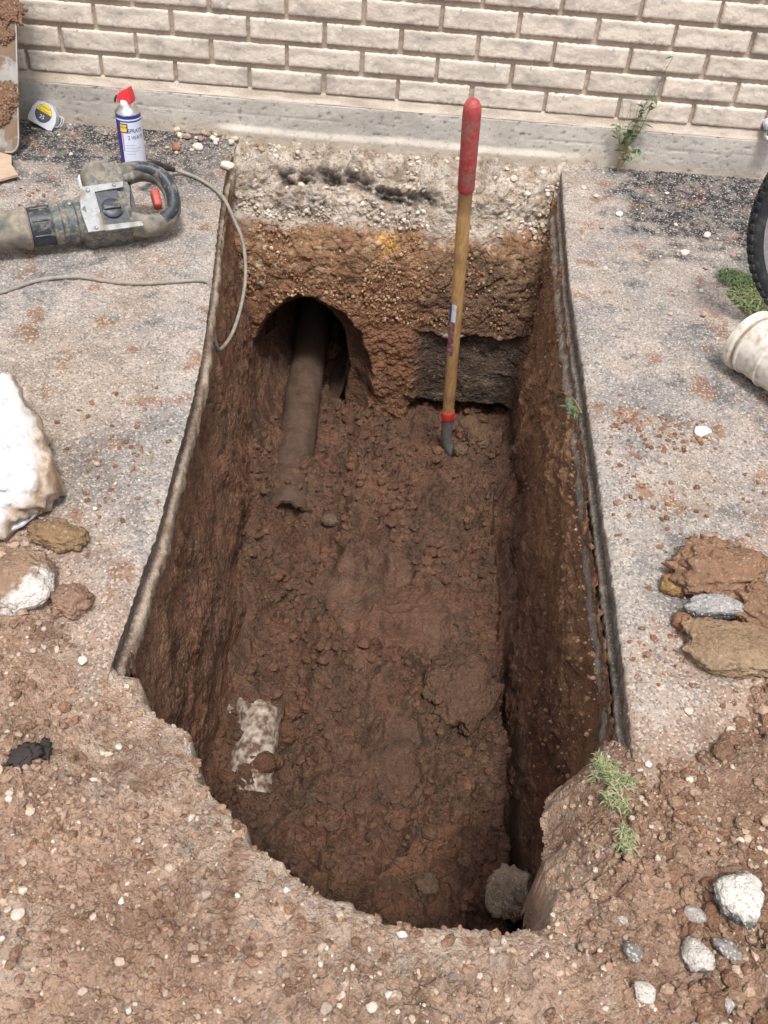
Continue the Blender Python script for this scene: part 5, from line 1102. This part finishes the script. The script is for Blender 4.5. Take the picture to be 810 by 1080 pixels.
def tuft(name, loc, n, hmin, hmax, rad, label, cat, mats, seed, lean=(0, 0, 0), wdt=.003, down=False, kind=None):
    rg = random.Random(seed); t = empty(name, loc); tag(t, label, cat)
    bms = [bmesh.new() for _ in mats]
    for k in range(n):
        bi = rg.randrange(len(mats)); bm = bms[bi]
        a_ = rg.uniform(0, 6.28); rr = rad * math.sqrt(rg.random()); el = 1.0 if 'grass' in name else .62; b0 = Vector((math.cos(a_) * rr * el + (0 if el == 1 else .35 * rad * math.sin(a_ * 3)), math.sin(a_) * rr / el * (.8 if el < 1 else 1), 0))
        h = rg.uniform(hmin, hmax); a2_ = rg.uniform(0, 6.28); b0.z += rg.uniform(0, .012); dv_ = Vector((math.cos(a2_) * .9, math.sin(a2_) * .9, rg.uniform(-.1, 1.0))) + Vector(lean) + Vector((rg.uniform(-.5, .5), rg.uniform(-.5, .5), 0)); dv_.normalize()
        s = dv_.cross(Vector((0, 0, 1))).normalized(); prev = None
        for j in range(4):
            t_ = j / 3; c = b0 + dv_ * h * t_ + Vector((0, 0, -.5 * h * t_ * t_)); w2 = wdt * (1 - t_ * .9)
            cur = (bm.verts.new(c + s * w2), bm.verts.new(c - s * w2))
            if prev: bm.faces.new((prev[0], prev[1], cur[1], cur[0]))
            prev = cur
    for bm, mt, nm in zip(bms, mats, ('blades', 'blades', 'blades')): bm_obj(nm, bm, mt, t)['kind'] = 'stuff'
    return t
# weeds hanging on the sloping right front edge
for i, (x, y, z, n, r_a, lb) in enumerate(((1.447, -2.075, gz(1.447, -2.075) + .004, 150, .022, 'upper tuft of pale green weeds on the right front edge of the trench'), (1.452, -2.125, gz(1.452, -2.125) + .004, 170, .024, 'middle tuft of pale green weeds on the right front edge of the trench'),
        (1.448, -2.205, gz(1.448, -2.205) + .004, 80, .014, 'small lowest tuft of green weeds on the right front edge of the trench'))):
    tuft('weed_tuft', (x, y, z), n * 3, .005, .017, r_a, lb, 'weed', (M_leaf2, M_grass, M_dry), 40 + i, (-.1, -.15, 0), .0014)
tuft('grass_patch', (1.985, -.735, .0), 620, .012, .038, .07, 'patch of short green grass left of the tyre', 'grass', (M_grass, M_leaf2), 50, wdt=.0022)
tuft('grass_patch', (1.955, -.64, .0), 360, .010, .030, .045, 'smaller grass patch behind the first, beside the tyre', 'grass', (M_grass, M_leaf), 51, wdt=.0022)
tuft('grass_patch', (2.00, -.80, .0), 300, .012, .036, .06, 'grass patch under the tyre just above the bucket', 'grass', (M_grass, M_leaf2), 52, wdt=.0022)
tuft('grass_tuft', (.60, -.155, .0), 60, .006, .014, .025, 'tiny pale green tuft at the back corner of the left pavement', 'grass', (M_leaf2, M_dry), 53, wdt=.0015)
# small weed in the sawn edge
wd = empty('edge_weed', (1.497, -1.225, -.012)); tag(wd, 'small green weed growing out of the sawn edge of the right pavement', 'weed')
bm = bmesh.new(); tube(bm, [(.008, 0, 0), (-.006, -.004, .006), (-.010, -.02, .0)], .001, 5); tube(bm, [(.008, 0, 0), (-.008, .02, .016), (-.012, .035, .010)], .001, 5); bm_obj('stem', bm, M_stalk, wd)
for k in range(13):
    bm = bmesh.new(); leaf(bm, Vector((rg.uniform(-.014, 0), rg.uniform(-.028, .034), rg.uniform(-.014, .014))), Vector((-1, rg.uniform(-1, 1), rg.uniform(-.2, .8))), rg.uniform(.012, .022), rg.uniform(.006, .010)); bm_obj('leaf', bm, M_leaf, wd)
for o in protos:
    if not o.users_collection: bpy.data.objects.remove(o)
